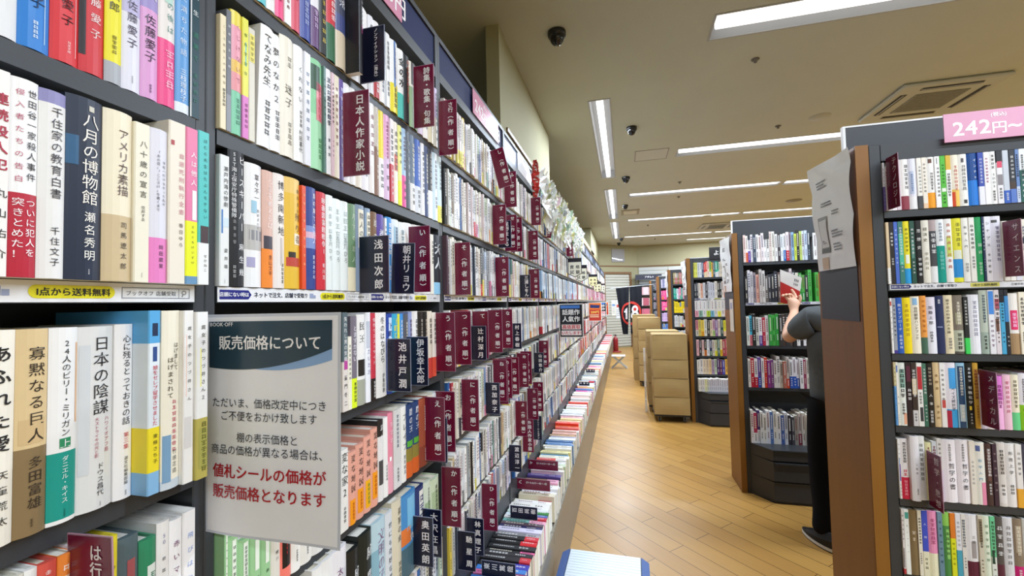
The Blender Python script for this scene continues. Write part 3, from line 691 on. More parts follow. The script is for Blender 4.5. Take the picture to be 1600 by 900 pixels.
row('left', SH[1], f, 120, ya, '''
354 24 e9dcba tこころ先生との火曜日:.93-.38:.6:5a5040:.55 m5:.36-.2:.6:665
362 16 6f7178 b0-.3:8a8d94 m6:.9-.5:.5:d8d8dc S
379 22 e6d452 b0-.35:7fc8a4 p0-1:.35-.5:e49aa0 p0-1:.6-.88:e6a0b0 p0-1:.5-.6:e8c060 tくじけないで:.92-.4:.6:c07a90:.6 m5:.3-.08:.6:4a8a74
389 30 e2e056 b0-.35:d67ac0 p0-1:.35-.5:e8b0cc p0-.6:.6-.8:7cc8d0 m5:.9-.5:.5:8a9a40 m5:.3-.08:.6:8a3a78
399 46 d9d4c4 p.1-.9:.7-.95:e8dc68 m5:.94-.7:.5:8a8440
424 42 f0efee tてなみ先生:.95-.5:.5:3a3a3c:.8 m5:.4-.1:.6:444 l2.4 g.006 H
440 58 efeeed t夢のなか２:.9-.4:.5:333:.8 m5:.36-.1:.6:555
461 62 ece6d6 m2:.85-.75:.6:8a8474 t迷子:.62-.4:.55:6a6458:.7 m4:.3-.1:.6:8a8474 H
476 70 efeeec tくれない:.85-.5:.6:2f2f32:.6 m4:.45-.3:.6:666 t村田喜代:.28-.08:.6:444:.6
486 78 e8e8ee p0-1:.9-.98:5aa0d8 m8:.85-.2:.5:7a8aa0
506 86 8fcf9e p.1-.7:.72-.95:3f5a48 p.4-1:.45-.8:e49098 t女ともだち:.8-.45:.7:d24a68:.7 b0-.5:a8e0b4 m4:.3-.1:.7:4a8a5a
509.5 98 6a8a84
518.5 100 eeeded
522.5 108 e4c8d0
530 110 eae0ca m9:.9-.3:.5:8a5a5a
538 118 6a55a0 m9:.95-.1:.5:d8d0ec
548 118 eceaee
556 126 f0f0ee
566 130 e4dccb
577 132 eceaf0
585.5 136 f0efec b0-.3:e9e4e0 m5:.9-.4:.5:8a4a5a
592 148 8b6a58 b.55-1:c8bfb4
600 156 ead72e b0-.45:f0eeee m4:.4-.1:.5:333
609 160 e4a9d2 b0-.5:d8bcd8
614 163 eee9e9 b0-.45:c33a44
622 170 ece4d8 p.2-.9:.4-.6:d06a5a m6:.9-.4:.5:444
627.5 174 e9ea8e b0-.3:e9ee3a m5:.95-.5:.5:555
634 180 a9c6e4 b0-.4:e65aa0
640.5 186 5a626c m6:.9-.3:.5:a8b0b8
648 190 6a7a8c b0-.36:e8e6e4
657 198 3d64b8 b0-.36:dfe2e8
662.5 205 eaeaec m8:.9-.3:.5:2a2a2a
668 212 43527a
675 216 2a2c33 b0-.4:efefef m6:.95-.4:.5:bcb8b0
683 222 e9eef4 p0-.3:0-1:cfe4f0
689 226 d8ecf2 b0-.25:ece66a''', 'in second row above strip, ' + PST, GP)
f = SX + .021
f = SX + .006
row('left', SH[2], f, 350, ya, '''
359 244 e4e6e4 p.0-1:.95-1:b28ab4 t瀬戸内海の惨劇:.92-.6:.6:3c3c40:.62 p.15-1:.4-.58:3f78b8 p.3-.9:.45-.52:cfe0ee t蒼井雄:.3-.12:.62:444:.5 m4:.05-.02:.5:666:.3
385 240 1c1c1f tピースキーパー:.98-.4:.75:f4f4f4:.6 tSST海上保安庁特殊警備隊:.99-.5:.28:e6e6e8:.34 t麻生幾:.34-.06:.74:f0f0f0:.5 m4:.5-.3:.3:888:.2 m3:.16-.06:.3:aaa:.2 H
412 260 ecebea p.3-.6:.6-.7:9cc4d8 p0-1:.3-.5:b9b6b2 p.2-1:.38-.46:8a8a8e p.1-.5:.16-.24:a8a4c4 t草々不一:.92-.7:.6:4a4448:.4 t朝井まかて:.64-.46:.68:666:.22 H
429 269 d9b3a4 b0-.33:ef8a34 p.1-.9:.33-.44:45404a tつまをめとらば:.94-.5:.6:f6ece8:.6 t青山文平:.28-.1:.62:8a4a1c:.5
447 274 eae2dc t博多南新地:.95-.45:.6:35302e:.8 m5:.22-.04:.7:665 p.5-.7:.2-.44:c8bcb4
472 282 e4b93a b.86-1:e9c46a p.5-1:.4-.5:efe4c8 t残り者:.7-.4:.75:6a5028:.5 t朝井まかて:.92-.62:.78:4a3c24:.28 p.1-.9:.2-.28:c04a3c p.2-.6:.28-.33:3a3026 H
478.5 290 e3522c m9:.95-.2:.5:f6b07a
496.5 295 34468c b.4-.62:7d92c8 p0-1:.5-.56:d8b4c8 b0-.12:3a4a8c t島の果ての旅人:.96-.44:.72:f0f2fa:.45 t夏木あかね:.34-.1:.66:eceef8:.34
511 302 cf2f3c t映画図書館戦争I:.95-.36:.62:fbf2f2:.6 t有川浩:.28-.1:.62:fbf2f2:.45
522 306 e9f0ee m5:.9-.5:.5:b8c4c4 t有川ひろ:.6-.3:.5:8a9494:.6
534 312 eaf0ef m5:.9-.5:.5:b8c4c4 t有川ひろ:.6-.3:.5:8a9494:.6
546 316 e9efee m5:.9-.5:.5:b8c4c4 t有川ひろ:.6-.3:.5:8a9494:.6
558 320 6b8b68 b0-.27:e6ddc0 t月下の恋人:.92-.3:.55:cfdcc4:.6
572 322 7f8fa4 p.2-.8:.5-.95:e4ddc8 t隣人の証:.92-.52:.5:444:.6
580.5 326 8fa4bc p.2-.85:.55-.95:e8e0c8 m5:.93-.56:.5:444
591 332 7a5a3c t忍者:.95-.6:.6:f0eee4:.8 m3:.5-.3:.5:ddd
601.5 336 5b479c t柔:.9-.6:.6:f2f2f8
604.5 340 e8e8e8
614 340 3f90d2
625 344 e4ecf0 p.2-.8:.6-.9:a8c8dc
634 348 eef0ee m6:.9-.4:.5:8ab
646 350 f0efec
655 352 e8e4e0
665 354 ebe8e4
673 356 efefef
678.5 366 ece8dc b0-.4:e8e6da m6:.9-.5:.5:222
689 368 20242c t天人:.9-.4:.5:d8dce0 b0-.2:8cc0e0''', 'in row above strip, ' + PST, GP)
f = SX + .014
fill('left', SH[3], f, ya, L0(536, 560, f), 12, low=False)
row('left', SH[3], f, 560, L0(536, 560, f), '''
544 488 5a6a70 b0-.5:dcd4cc p.2-.9:.42-.52:b84a98 t失われし男の気概:.96-.5:.5:f0f0ee:.8 t童門冬二:.38-.04:.5:333:.8 S
550 526 eae6d6 m8:.9-.4:.5:6a6a60
560 494 77707c b0-.32:dcf02c tとまずかない:.9-.5:.5:eceaf0:.7 m5:.28-.06:.5:333
573 491 ecebe8 b0-.28:a4a898 p.1-.9:.32-.5:2a2622 t民王:.94-.66:.5:3a3a3c:.8
581 488 eef0f6 tたいた方:.6-.3:.5:88a:.8 p.1-.9:.6-.9:c4cad8
589 489 c43648 b0-.25:231c1c t傑作ウエストサイド:.95-.4:.5:f4d8dc:.6 m5:.22-.03:.5:eee
607 488 efedea t冬のはなびら:.95-.4:.5:2f2f33:.7 t伊集院静:.28-.05:.55:555:.5
615 490 2b4aa4 p.2-.8:.4-.95:c8dcf4 t下町ロケット:.9-.3:.5:243a7c:.9
624 490 38a8d0 t下町ロケット:.95-.4:.5:f0ea58:.8
633 490 3b8ed4 p0-.2:0-1:e9e23a
640 491 5b5b60
646 487 8f9cc8 b0-.6:8a92b4
656 486 eceae8 m8:.9-.3:.6:444
664 487 26221f m9:.9-.4:.5:c8c0b4
670 487 1e1c1a m9:.9-.4:.5:c8b8a4
678 486 e6dccc b0-.3:d0463c m5:.9-.5:.5:444
683.5 488 eae2da b0-.3:d8503c m6:.9-.5:.5:333''', 'in row below strip, ' + PST, GP)
f = SX + .016
row('left', SH[4], f, 880, ya, '''
354 829 93c18c p.35-.75:.0-.95:dfe6d4 m9:.9-.2:.55:4a5a44:.3
374 834 97c490 p.35-.75:.1-.95:e2e8d8 m9:.9-.2:.55:4a5a44:.3
393 838 95c28e p.35-.75:.3-.95:e0e6d6 m9:.9-.4:.55:4a5a44:.3 p.1-.9:0-.3:2a2e2a p.3-.6:.05-.2:4aa83c
410 842 97c490 p.35-.75:.5-.95:e2e8d8 t横穴:.44-.2:.55:3a4a34:.4
425 844 96c38f p.35-.75:.5-.95:e2e8d8 t横穴:.44-.2:.55:3a4a34:.4
440 846 d9d4c8 t横穴:.6-.4:.55:4a4a4a:.4
457 848 ef7a6c p.15-.9:.2-.7:231e1e m3:.9-.75:.5:fff tSYS:.6-.4:.5:d8383c:.5
472 850 eceae4
490 852 eae8e2
512 852 e4e4e2
530 845 dfe0e4
546 700 e4e2dc t変な家2:.97-.4:.6:2c2a28:.8 m4:.3-.1:.6:333 S''', 'in second row below strip, ' + PST, GP, hrange=(.186, .19))
f2 = SX + .016
row('left', SH[4], f2, 720, L0(546, 720, f2), '''
558 704 e3a592 p.15-.9:.0-.34:f39a1e t変な地図:.97-.42:.55:2c211e:.8 m5:.3-.06:.5:a83a10
570.5 692 e3a592 p.15-.9:.08-.4:f39a1e t変な地図:.97-.42:.55:2c211e:.8 m5:.36-.12:.5:a83a10
581.5 680 e4a694 p.15-.9:.06-.42:f0b01e t変な地図:.97-.44:.55:2c211e:.8 m5:.38-.1:.5:4a8a3c
592.5 668 e3a592 p.15-.9:.1-.44:f39a1e t変な地図:.97-.46:.55:2c211e:.8 m5:.4-.14:.5:a83a10
601 656 e6e4e2 b.8-1:2a2626 t武村の:.97-.6:.6:f0f0ee:.8 p.1-.9:.2-.5:4a484a H
608 652 efeeec m5:.4-.2:.5:666
616 644 e58ba0 b0-.4:e8a4b4 p.2-.5:.4-.45:fff m3:.9-.6:.5:f4c4d0
628 638 d5d4d2 b0-.3:dadada S
637.5 634 eae9e4 tブレイブ:.92-.4:.55:2f2f33:.8 m4:.36-.1:.5:777
648 630 2a4270 b0-.4:8a7c3a b0-.22:d0602a p.1-.9:.42-.5:5aa83c t鹿の王:.95-.6:.55:f0f2f6:.7
658 626 2a4270 b0-.4:8a7c3a b0-.22:d0602a p.1-.9:.42-.5:5aa83c t鹿の王:.95-.6:.55:f0f2f6:.7
672 620 a2523a b0-.3:8c4433 H
680 616 e9e0cc
689 612 dfe2e6 m7:.9-.3:.5:446''', 'in second row below strip, ' + PST, GP, first=13)
f = SX + .02
fill('left', SH[5], SX + .01, ya, L0(490, 880, SX + .02), 13)
row('left', SH[5], f, 880, L0(490, 880, f), '''
505 868 eae8e4 H
523 852 ecebe9 t女:.8-.6:.6:444:.6
545 850 eceaee t太子:.9-.5:.4:7a4a7a:.5 p.5-.9:.3-.8:d4d4dc
564 852 1f2222 t屍鬼:.86-.3:.7:eef0f0:.7 H
584 826 1c2422 t屍鬼:.9-.4:.7:eef0f0:.7 H
605 806 b9d3dc t文明の子:.9-.3:.6:8a6a8c:.7 p0-.4:.2-.7:8ab4c4 m4:.25-.05:.5:5a7a8c
616 798 d8dce0 t世にも奇妙な君:.9-.2:.5:444:.6
631 777 d9d0b8 t孤狼の血:.92-.5:.62:4a443a:.5 m3:.3-.1:.6:665 H
653 762 4a8cc4 p.3-.9:.55-.95:7ab8dc p0-.5:.4-.6:e07a3c b0-.36:4a6a78 t仇:.5-.4:.6:d8d4d0
666 756 2c3a6c p.3-.8:.3-.95:e6e4dc m4:.9-.4:.55:2c3a6c
677 748 cfd8c4 p.1-.9:.3-.7:9cb48c
690 742 c6d2b4 p.1-.9:.2-.8:a8bc94''', 'in third row below strip, ' + PST, GP)
fill('left', SH[6], SX + .005, ya, yb, 14, hr=(.15, .16), tr=(.012, .02))
# further bays (one mass of books)
for k in range(2, NBAY):
    a = Y0 + k * BW + .0172; b2 = a + BW - .0344
    for j, z in enumerate(SH):
        pal = None; pw = .62
        if k >= 9 and j == 2: pal = ['8c2a4a', 'a83a5c', 'e8e2e0', '7a2440', 'ddd', 'c8507a']
        if k >= 7 and j in (3, 4, 5): pal = ['d0342c', 'eee', '3a3a44', 'c8b48c', 'e8e6e2', '8c2a4a', 'f0efec', '4a5a7c', 'e06a4a']
        if 4 <= k < 7 and j in (2,): pal = ['a8c4dc', 'eef0f2', 'dfe4e8', '7d9cbc', '6a6a70', 'e8ece8']
        fill('left', z, SX + rnd.uniform(.006, .018), a, b2, 100 + k * 10 + j, pw=pw if not (k == 2 and j < 3) else .7, pal=pal, hr=(.178, .194) if j < 6 else (.148, .162), tr=(.011, .021), low=True, skip=.02 if k > 5 else .004)
# ---------------------------------------------------------------- aisle bookcases (double sided, wooden ends)
def aisle_case(x0, y0, shelves, label, nb=2, ztop=2.02, zpan=2.14, base=None, hdr=True, bay=.772, basez=.39):
    D = .33; rt = thing('aisle_bookcase', label, 'bookcase', (x0, y0, 0), 'double sided aisle bookcases')
    b = MB(); b.bbox(0, .04, .0035, D - .0035, 0, ztop, .002); b.build('end_panel', M['wood'], rt)
    for ya in (0, D - .003): b = MB(); b.box(.0005, .0395, ya, ya + .003, 0, ztop); b.build('lit_edge_strip', M['edge'], rt)  # thin strips whose paler colour stands in for light on the panel edges
    ux = [.041]
    for i in range(nb): ux.append(ux[-1] + .034 + bay)
    for u in ux:
        b = MB(); b.bbox(u, u + .0335, .001, D - .001, 0.0, ztop - .003, .0015); b.build('upright', M['steel'], rt)
    for i in range(nb):
        a = ux[i] + .034; e = ux[i + 1] - .0005
        for z in shelves:
            b = MB(); b.box(a, e, .002, D / 2 - .008, z - .022, z - .0005); b.box(a, e, -.001, .002, z - .024, z - .0008); b.box(a, e, D / 2 + .008, D - .002, z - .022, z - .0005); b.build('shelf', M['steel'], rt)
        if hdr:
            b = MB(); b.box(a, e, 0, .012, ztop - .06, ztop - .005); b.box(a, e, .012, D / 2 - .008, ztop - .02, ztop - .005); b.build('header_rail', M['steel'], rt)
    b = MB(); b.box(.0415, ux[-1] + .03, D / 2 - .007, D / 2 + .007, .02, ztop); b.box(.045, ux[-1] + .03, D / 2 - .007, D / 2 + .007, ztop + .0005, zpan); b.build('centre_panel', M['steel2'], rt)
    b = MB(); b.box(.036, .0445, D / 2 - .009, D / 2 + .009, ztop + .0005, zpan); b.box(.036, ux[-1], D / 2 - .009, D / 2 + .009, zpan, zpan + .006); b.build('panel_trim', M['white'], rt)
    if base:
        px = base
        for i in range(nb):
            a = ux[i] + .03; e = ux[i + 1] + .004; c = .11 if i == 0 else .004
            b = MB()
            prof = [(a, 0), (a + c, -px), (e, -px), (e, 0)]
            n = 4
            for z0, z1, ins in ((0.02, .155, .006), (.165, .30, 0), (.312, basez - .012, 0)):
                pp = [(a, -.0005), (a + c, -px + ins), (e, -px + ins), (e, -.0005)]
                b.add([(x, y, z) for z in (z0, z1) for x, y in pp], [(3, 2, 1, 0), (4, 5, 6, 7), (0, 1, 5, 4), (1, 2, 6, 5), (2, 3, 7, 6), (3, 0, 4, 7)])
            pp = [(a, -.0005), (a + c, -px + .02), (e, -px + .02), (e, -.0005)]
            b.add([(x, y, z) for z in (0, basez - .01) for x, y in pp], [(3, 2, 1, 0), (4, 5, 6, 7), (0, 1, 5, 4), (1, 2, 6, 5), (2, 3, 7, 6), (3, 0, 4, 7)])
            b.build('base_cabinet', M['steel2'], rt)
            b = MB(); b.box(a + c + .01, e - .01, -px - .008, -px, .285, .298); b.build('drawer_lip', M['steel'], rt)
            b = MB(); pp = [(a, .16), (a, -.002), (a + c - .005, -px - .006), (e, -px - .006), (e, .16)]
            b.add([(x, y, z) for z in (basez - .0095, basez) for x, y in pp], [(4, 3, 2, 1, 0), (5, 6, 7, 8, 9)] + [(i, (i + 1) % 5, 5 + (i + 1) % 5, 5 + i) for i in range(5)])
            b.build('base_top', M['steel'], rt)
    return rt
AX, AY = .789, 1.7216
AS = [1.787, 1.539, 1.306, 1.068, .828, .585, .34]
aisle_case(AX, AY, AS, 'grey bookcase with brown wooden end panel nearest the camera, under pink price sign')
BX, BY = .84, 3.711
BS = [1.785, 1.468, 1.135, .813]
aisle_case(BX, BY, BS, 'grey wooden-ended bookcase where the person in grey is browsing', base=.16)
CX, CY = .767, 5.70
CS = [1.775, 1.52, 1.289, 1.054, .813, .589]
aisle_case(CX, CY, CS, 'wooden-ended bookcase with black sign on top, beside the cardboard boxes', base=.17, zpan=2.03)
FX = [(.735, 7.7), (.70, 9.7), (.655, 11.6)]
for i, (x, y) in enumerate(FX):
    aisle_case(x, y, CS, 'wooden-ended bookcase ' + ['second behind the front cardboard boxes', 'third behind the front cardboard boxes, pink comics', 'last and farthest down the aisle'][i], base=.15, zpan=2.03, nb=1)
a0 = AX + .0755
GA = 'books in the nearest aisle bookcase'
NA = 'on {} shelf, nearest wood-ended bookcase'
f = AY - .004
E0 = row('right', AS[0], f, 280, a0, '''
1375 255 e8e6ea b0-.5:6a5a94 m5:.9-.5:.5:333 m4:.4-.1:.5:b8c8e8
1384 262 ddd4d2
1392 258 e6e2da
1400 252 efe9ea
1407 248 d9ccd2 m5:.5-.1:.5:c8a0b0
1420 246 ecebe6 b0-.27:8c3a48 m6:.9-.4:.7:555
1433 245 dfe0e8 p.1-.6:.3-.75:b8c4d8 b0-.25:e9e8e8 m8:.7-.35:.4:4a6a9c
1441 244 eceae0 b0-.25:45464a m8:.85-.3:.6:888
1449 240 ebe4d6 b0-.1:e9c8a8 m8:.9-.3:.5:777
1461 242 efeeea b0-.3:f0a028 p.2-.7:.88-.96:6a4a3c m6:.7-.35:.6:555
1470 242 f0f0ee p.4-.95:.85-.97:3a3a3c m8:.8-.2:.6:555
1478.5 241 55b83a p.1-.9:.3-.37:e9efe0 m6:.85-.45:.5:2a6a1c m3:.26-.06:.5:1e4a14
1487 238 f0efec b.72-1:d8b23a m8:.66-.2:.5:2a2a2a:.75
1499 238 ece3cf b0-.33:e8c060 p0-.4:0-.28:d8502c m7:.8-.3:.6:c8786a
1513 235 efece4 p.3-.6:.84-.92:5a5458 m7:.8-.3:.55:888 p.4-.8:.05-.12:444
1529 235 1d4a8c b0-.48:2a7ad0 tインナト:.92-.48:.72:f2f4fa:.5
1538.5 238 3a50a8 b0-.35:e6e6f0 m8:.9-.4:.5:c8ccec
1547.5 234 efeded m8:.9-.4:.5:a85a7a
1558 232 efeeec tSOOS:.6-.3:.55:3a3a3c:.7 m4:.95-.66:.5:555 m4:.26-.06:.5:555
1568 233 e6e4e6 b.78-1:2a2c30 p.1-.9:.68-.8:d8506a p.1-.9:.35-.55:8a8488 m4:.3-.08:.5:444
1578 232 c6ccd4 b0-.24:3a62b8 m4:.2-.05:.5:eee
1588 232 33363c b0-.26:5a7ac0 b.26-.4:4a3c34 m6:.9-.45:.5:d8d8d4
1594 228 6a86b8 b0-.3:c4d0e4
1604 228 e4e8e8 b0-.6:2f5f56
1616 228 efeeea
1630 226 d8d4c0
1644 226 3c5a8c''', NA.format('top'), GA, depth=.14, hmax=.171)
E1 = row('right', AS[1], f, 395, a0, '''
1391 342 d8c2a0 b0-.26:eceae6 m6:.24-.04:.7:444:.3
1398 342 2b2626 m4:.84-.6:.5:e8e6e2:.6 m3:.42-.3:.5:ddd
1404.5 342 4a6ac0 m8:.9-.3:.5:c0cff4
1413 342 3f7a70 p.1-.9:.3-.8:4ab49c
1423 342 e9dc2e b0-.24:2f9ad8 p.2-.8:.32-.46:ecefe0 m6:.9-.5:.5:7a741a
1431 342 2a5246 p.2-.7:.4-.7:5a8a7c
1442 341 1f2022 t思想史:.9-.5:.55:eeecea:.8 m4:.42-.1:.55:ddd H
1454 337 e2ded0 t経済史:.9-.64:.45:5a5648:.7 m4:.5-.2:.5:a8a494
1465 337 4a4a4e b.82-1:b0a0a0 b0-.26:e4e4e4 m4:.8-.45:.5:e0e0e0:.7
1478 340 eceff0 b0-.58:129484 m6:.95-.65:.5:7a8a9c m5:.5-.2:.5:7accc0
1490 340 eceae6 p.2-.8:.4-.72:c8d468 m8:.95-.2:.5:c06a58
1505 336 e0da3c b0-.36:2f8ed0 b0-.07:e4e23a p.1-.9:.36-.5:dfe4d4 m5:.94-.55:.6:8a8a30
1516 334 eceae2 t数学入門:.9-.5:.5:666:.6 m3:.3-.15:.5:999
1525.5 335 eceae2 m6:.9-.5:.5:444:.6 m4:.4-.2:.5:777
1536.5 334 2f9a5c t図表:.62-.4:.6:d8f0dc:.8 m4:.3-.1:.55:c0e4c8
1540 335 2a3a58
1550.5 330 eceaf0 tシナプス:.95-.5:.5:3a3a4c:.8 m4:.45-.1:.5:777
1567.5 329 e6e3ec p.1-.6:.9-.94:555 m8:.85-.3:.6:7a748c:.4
1577 345 e0dcd0
1586 345 e9e6de
1596 343 d8d8e0
1609 342 ece8d8 p.2-.8:.6-.7:444
1624 340 e8e8e8
1640 340 b8483c''', NA.format('second'), GA, depth=.14, hmax=.209)
E2 = row('right', AS[2], f, 500, a0, '''
1390 466 eceae8 p.1-.7:.86-.94:c03a30 m6:.8-.2:.5:8a8484:.6
1401 466 9a9ea6 m8:.9-.3:.5:3a3c44:.6 b0-.06:4a3c8c
1411.5 465 2f5cb0 t数とアプローチ:.9-.4:.5:e6ecf8:.7 m4:.34-.08:.5:c8d4f0
1424.5 465 ecd31e m7:.9-.3:.5:b8982a
1439 463 ece4d0 p.2-.7:.85-.97:8ab4d8 t自然観察ハンドブック:.82-.24:.5:3a3830:.66
1449 462 e69a4a b0-.28:4a6a58 m7:.95-.35:.5:b8702a
1463.5 464 e8e8f0 b.6-1:dfd8e4 t加藤上那:.86-.5:.4:3a3a40:.6 m4:.4-.2:.4:555
1476.5 462 2b3358 m2:.94-.86:.4:dfe2ea:.4 p.1-.7:.45-.47:8a94b8
1490.5 461 e4d7b6 t寝不足の科学的人生論:.94-.34:.4:3c3830:.5 m4:.28-.08:.5:777
1506.5 461 7d7468 b0-.4:b8bca8 b0-.04:5a5650 p.2-.8:.5-.7:a8a488
1514.5 464 26282a b0-.28:3fce5c m8:.95-.5:.45:d8d8d4
1532.5 460 e8e8ee m8:.9-.3:.55:a0a0b4:.4
1545 452 b8c2b4 b0-.34:9cac a0'''.replace('9cac a0', '9caca0') + '''
1555 451 e6e6ea p.1-.9:.62-.98:4a8ad8 m6:.55-.1:.5:8a6a84
1563.5 452 dcd4d8 p.1-.9:.7-.86:b05a6a p.1-.7:.35-.55:6a4a40
1571 450 4aa4cc b.8-1:2a2c34
1577.5 450 2a2c34 b.5-.9:3f86c0 m3:.3-.1:.5:ccc
1593.5 458 ece8e2 b0-.34:a88a66 p.15-.85:.4-.72:e0386c m4:.68-.44:.5:fce
1604 456 ece4d0
1616 458 d8dce0
1634 458 8a4a3c
1650 456 e8e6e0''', NA.format('third'), GA, depth=.14, hmax=.205)
E3 = row('right', AS[3], f, 610, a0, '''
1392 565 c8b890 b0-.62:5a94cc p.4-.95:.62-.97:d4d8a0
1404 566 e8e4d8 t数学:.5-.3:.6:333:.8 p.2-.8:.84-.95:5a78b8 m4:.18-.04:.55:777
1416.5 567 dfe4dc p.2-.9:.6-.9:8ab0a0 p.5-.95:.02-.2:e0a484
1425 567 2b1e22 m3:.6-.4:.55:eee:.7 p.1-.9:.7-.95:5a2a3c
1433.5 567 3c302c p.1-.9:.5-.75:d8c4a0 b0-.25:ccc8c8
1442.5 567 e8e6e0 p.1-.9:.58-.94:b83038 p.3-.85:.08-.3:3a3c40 m4:.54-.35:.5:555
1449 568 4a7460 b0-.4:3a6a56
1459.5 568 2a2522 t人事:.56-.3:.5:e8e6e0:.7 m5:.95-.65:.5:b8a894 m4:.26-.06:.5:ddd
1469.5 566 d8bd90 m3:.85-.55:.5:8a6a44 m3:.36-.1:.5:9a7a54
1478.5 566 ece8e4 m7:.92-.4:.5:777 p.2-.8:.3-.42:c8504a
1496 567 eae4ea b0-.28:3fa0d8 p.3-.98:.6-.92:4aa0dc tベイズ統計学:.62-.26:.62:2c3450:.5 p0-.4:0-.26:b8304a
1510 562 2f4a6c p.0-.14:.0-1:9cc4d8 p.86-1:0-1:9cc4d8 p.0-1:.95-1:9cc4d8 p.2-.8:.1-.36:b8c4c8
1522 562 1f1f1e t有機化学:.66-.36:.5:f4f2ec:.7 p.3-.6:.28-.34:e8c83a m4:.94-.7:.5:ddd:.4 m4:.24-.06:.5:ccc:.3
1530.5 562 c8993a H
1541 588 c8bcc8
1553 590 e8dcd8
1568 588 d87acc b0-.55:eeb4dc p0-.3:.3-1:b83ab0 m6:.85-.4:.6:8a3a7c
1580.5 586 eec4d4 m7:.9-.3:.5:c86a84
1593 586 ece4cc b0-.32:6ad08c m7:.92-.4:.5:6a6454
1606 584 e9e6ec b0-.45:8ac42a
1620 584 d8a8b8
1636 584 e0dcc8''', NA.format('fourth'), GA, depth=.14, hmax=.209)
E4 = row('right', AS[4], f, 740, a0, '''
1408.5 686 e8e6e2 t脳内革命:.95-.64:.5:26262a:.7 p.35-.8:.3-.58:5a3a9c p.05-.6:.58-.68:2f7ab8 m4:.26-.04:.55:333
1421.5 686 eae4e4 b0-.36:cf2746 m7:.95-.6:.5:3a3a3c:.6 m2:.5-.38:.5:d0304a m5:.32-.06:.5:f4a8b8
1439 680 e6e2e4 t二宮学:.6-.4:.6:6a6a70:.4 m4:.2-.1:.6:444 o.012
1448 682 e2e2e0 m8:.9-.3:.5:777
1458 692 dcd8a8
1466 690 c8ccd0
1475 686 d4d0cc b0-.5:d0c4d4 m5:.95-.6:.5:5a5a5c m3:.25-.1:.5:555
1497 688 ebe6ea t哲学の書:.64-.2:.6:35333c:.62 m7:.94-.66:.5:777:.3 H
1516.5 688 ebe6ea t哲学の書:.64-.2:.6:35333c:.62 m7:.94-.66:.5:777:.3 H
1525.5 689 e4ddd0 m6:.7-.3:.5:aaa
1541.5 692 e6e4da t哲学入門:.76-.36:.45:6aa0c0:.5 p.5-1:0-.36:e08aa8 p.1-.5:.86-.95:5a6a9c
1552 694 4a3634 p.2-.7:.4-.9:6a4a44
1560 694 3e2c3a m6:.9-.2:.5:988
1573.5 692 d8d2cc p.1-.9:.05-.3:e4e0de p.2-.9:.5-.8:c8c0b8
1588.5 694 e9e6e4 t形而上学:.9-.5:.5:2f2f33:.6 m3:.36-.2:.5:666
1599 695 e8e4e0 b0-.3:e6a83a m5:.9-.5:.5:888
1612 695 4a4858
1630 695 d8d0c4
1646 695 c8c0b8''', NA.format('fifth'), GA, depth=.14, hmax=.209)
E5 = row('right', AS[5], f, 850, a0, '''
1410 789 dcd6d4 p.1-.6:.1-.4:8a8484 b0-.08:b83a44
1422.5 792 eef0ec p.2-.9:.86-.96:4aa094 t生とベンゾ:.8-.3:.55:5a7a6a:.5
1435.5 792 7e6a4a m2:.7-.5:.5:d8c8b0
1442 794 e4decb p0-1:.4-.7:7a58a8
1451.5 794 3f52c0 b0-.38:e4e0c4 t人間:.9-.5:.5:d8dcf8:.6 m3:.3-.1:.5:7a7a60
1466.5 794 e692b8 b0-.36:e8e4c4 m6:.9-.5:.5:b85a84
1475 796 6a8a9c m7:.9-.2:.5:3a5a6c
1486 796 4a8a4a b.8-1:8ac45a p.4-.9:.3-.75:8ac46a m5:.72-.35:.6:2a4a2a
1494.5 796 d9dc2a b.62-1:d87a2e m5:.58-.2:.5:9a9a1a
1503.5 797 dfdfe4 b0-.45:4aa0b8 m6:.9-.5:.5:b0b0b8
1511 797 dcd8d0
1530 798 e4e2e4 b0-.3:5c2238 t三部:.7-.56:.6:444:.4 p.4-.8:.35-.6:9a9494
1538 802 cfc8b4 p.1-.8:.6-.95:8a7c64
1548.5 806 dfe8d4 m6:.9-.3:.5:7a9a7c
1557 806 6cc894 b0-.4:dfe4dc p.1-.6:.3-.5:2a4a3c
1569.5 808 54504e b0-.3:5a2a3c m4:.9-.4:.5:ddd:.7
1585 810 dcdce0 m7:.9-.3:.5:888
1600 812 8a7a68 b0-.3:c81e74 p.2-.8:.5-.9:b8a894
1614 812 d8d8d4
1632 812 b8c0c8''', NA.format('sixth'), GA, depth=.14, hmax=.209)
for j, (z, e) in enumerate(zip(AS, (E0, E1, E2, E3, E4, E5))): fill('right', z, f, e, a0 + .768, 340 + j, low=False, hr=(.165, .170) if j == 0 else (.18, .195))
for j, z in enumerate(AS[:6]): fill('right', z, f, a0 + .806, a0 + .806 + .765, 300 + j, low=True, hr=(.165, .170) if j == 0 else (.18, .195))
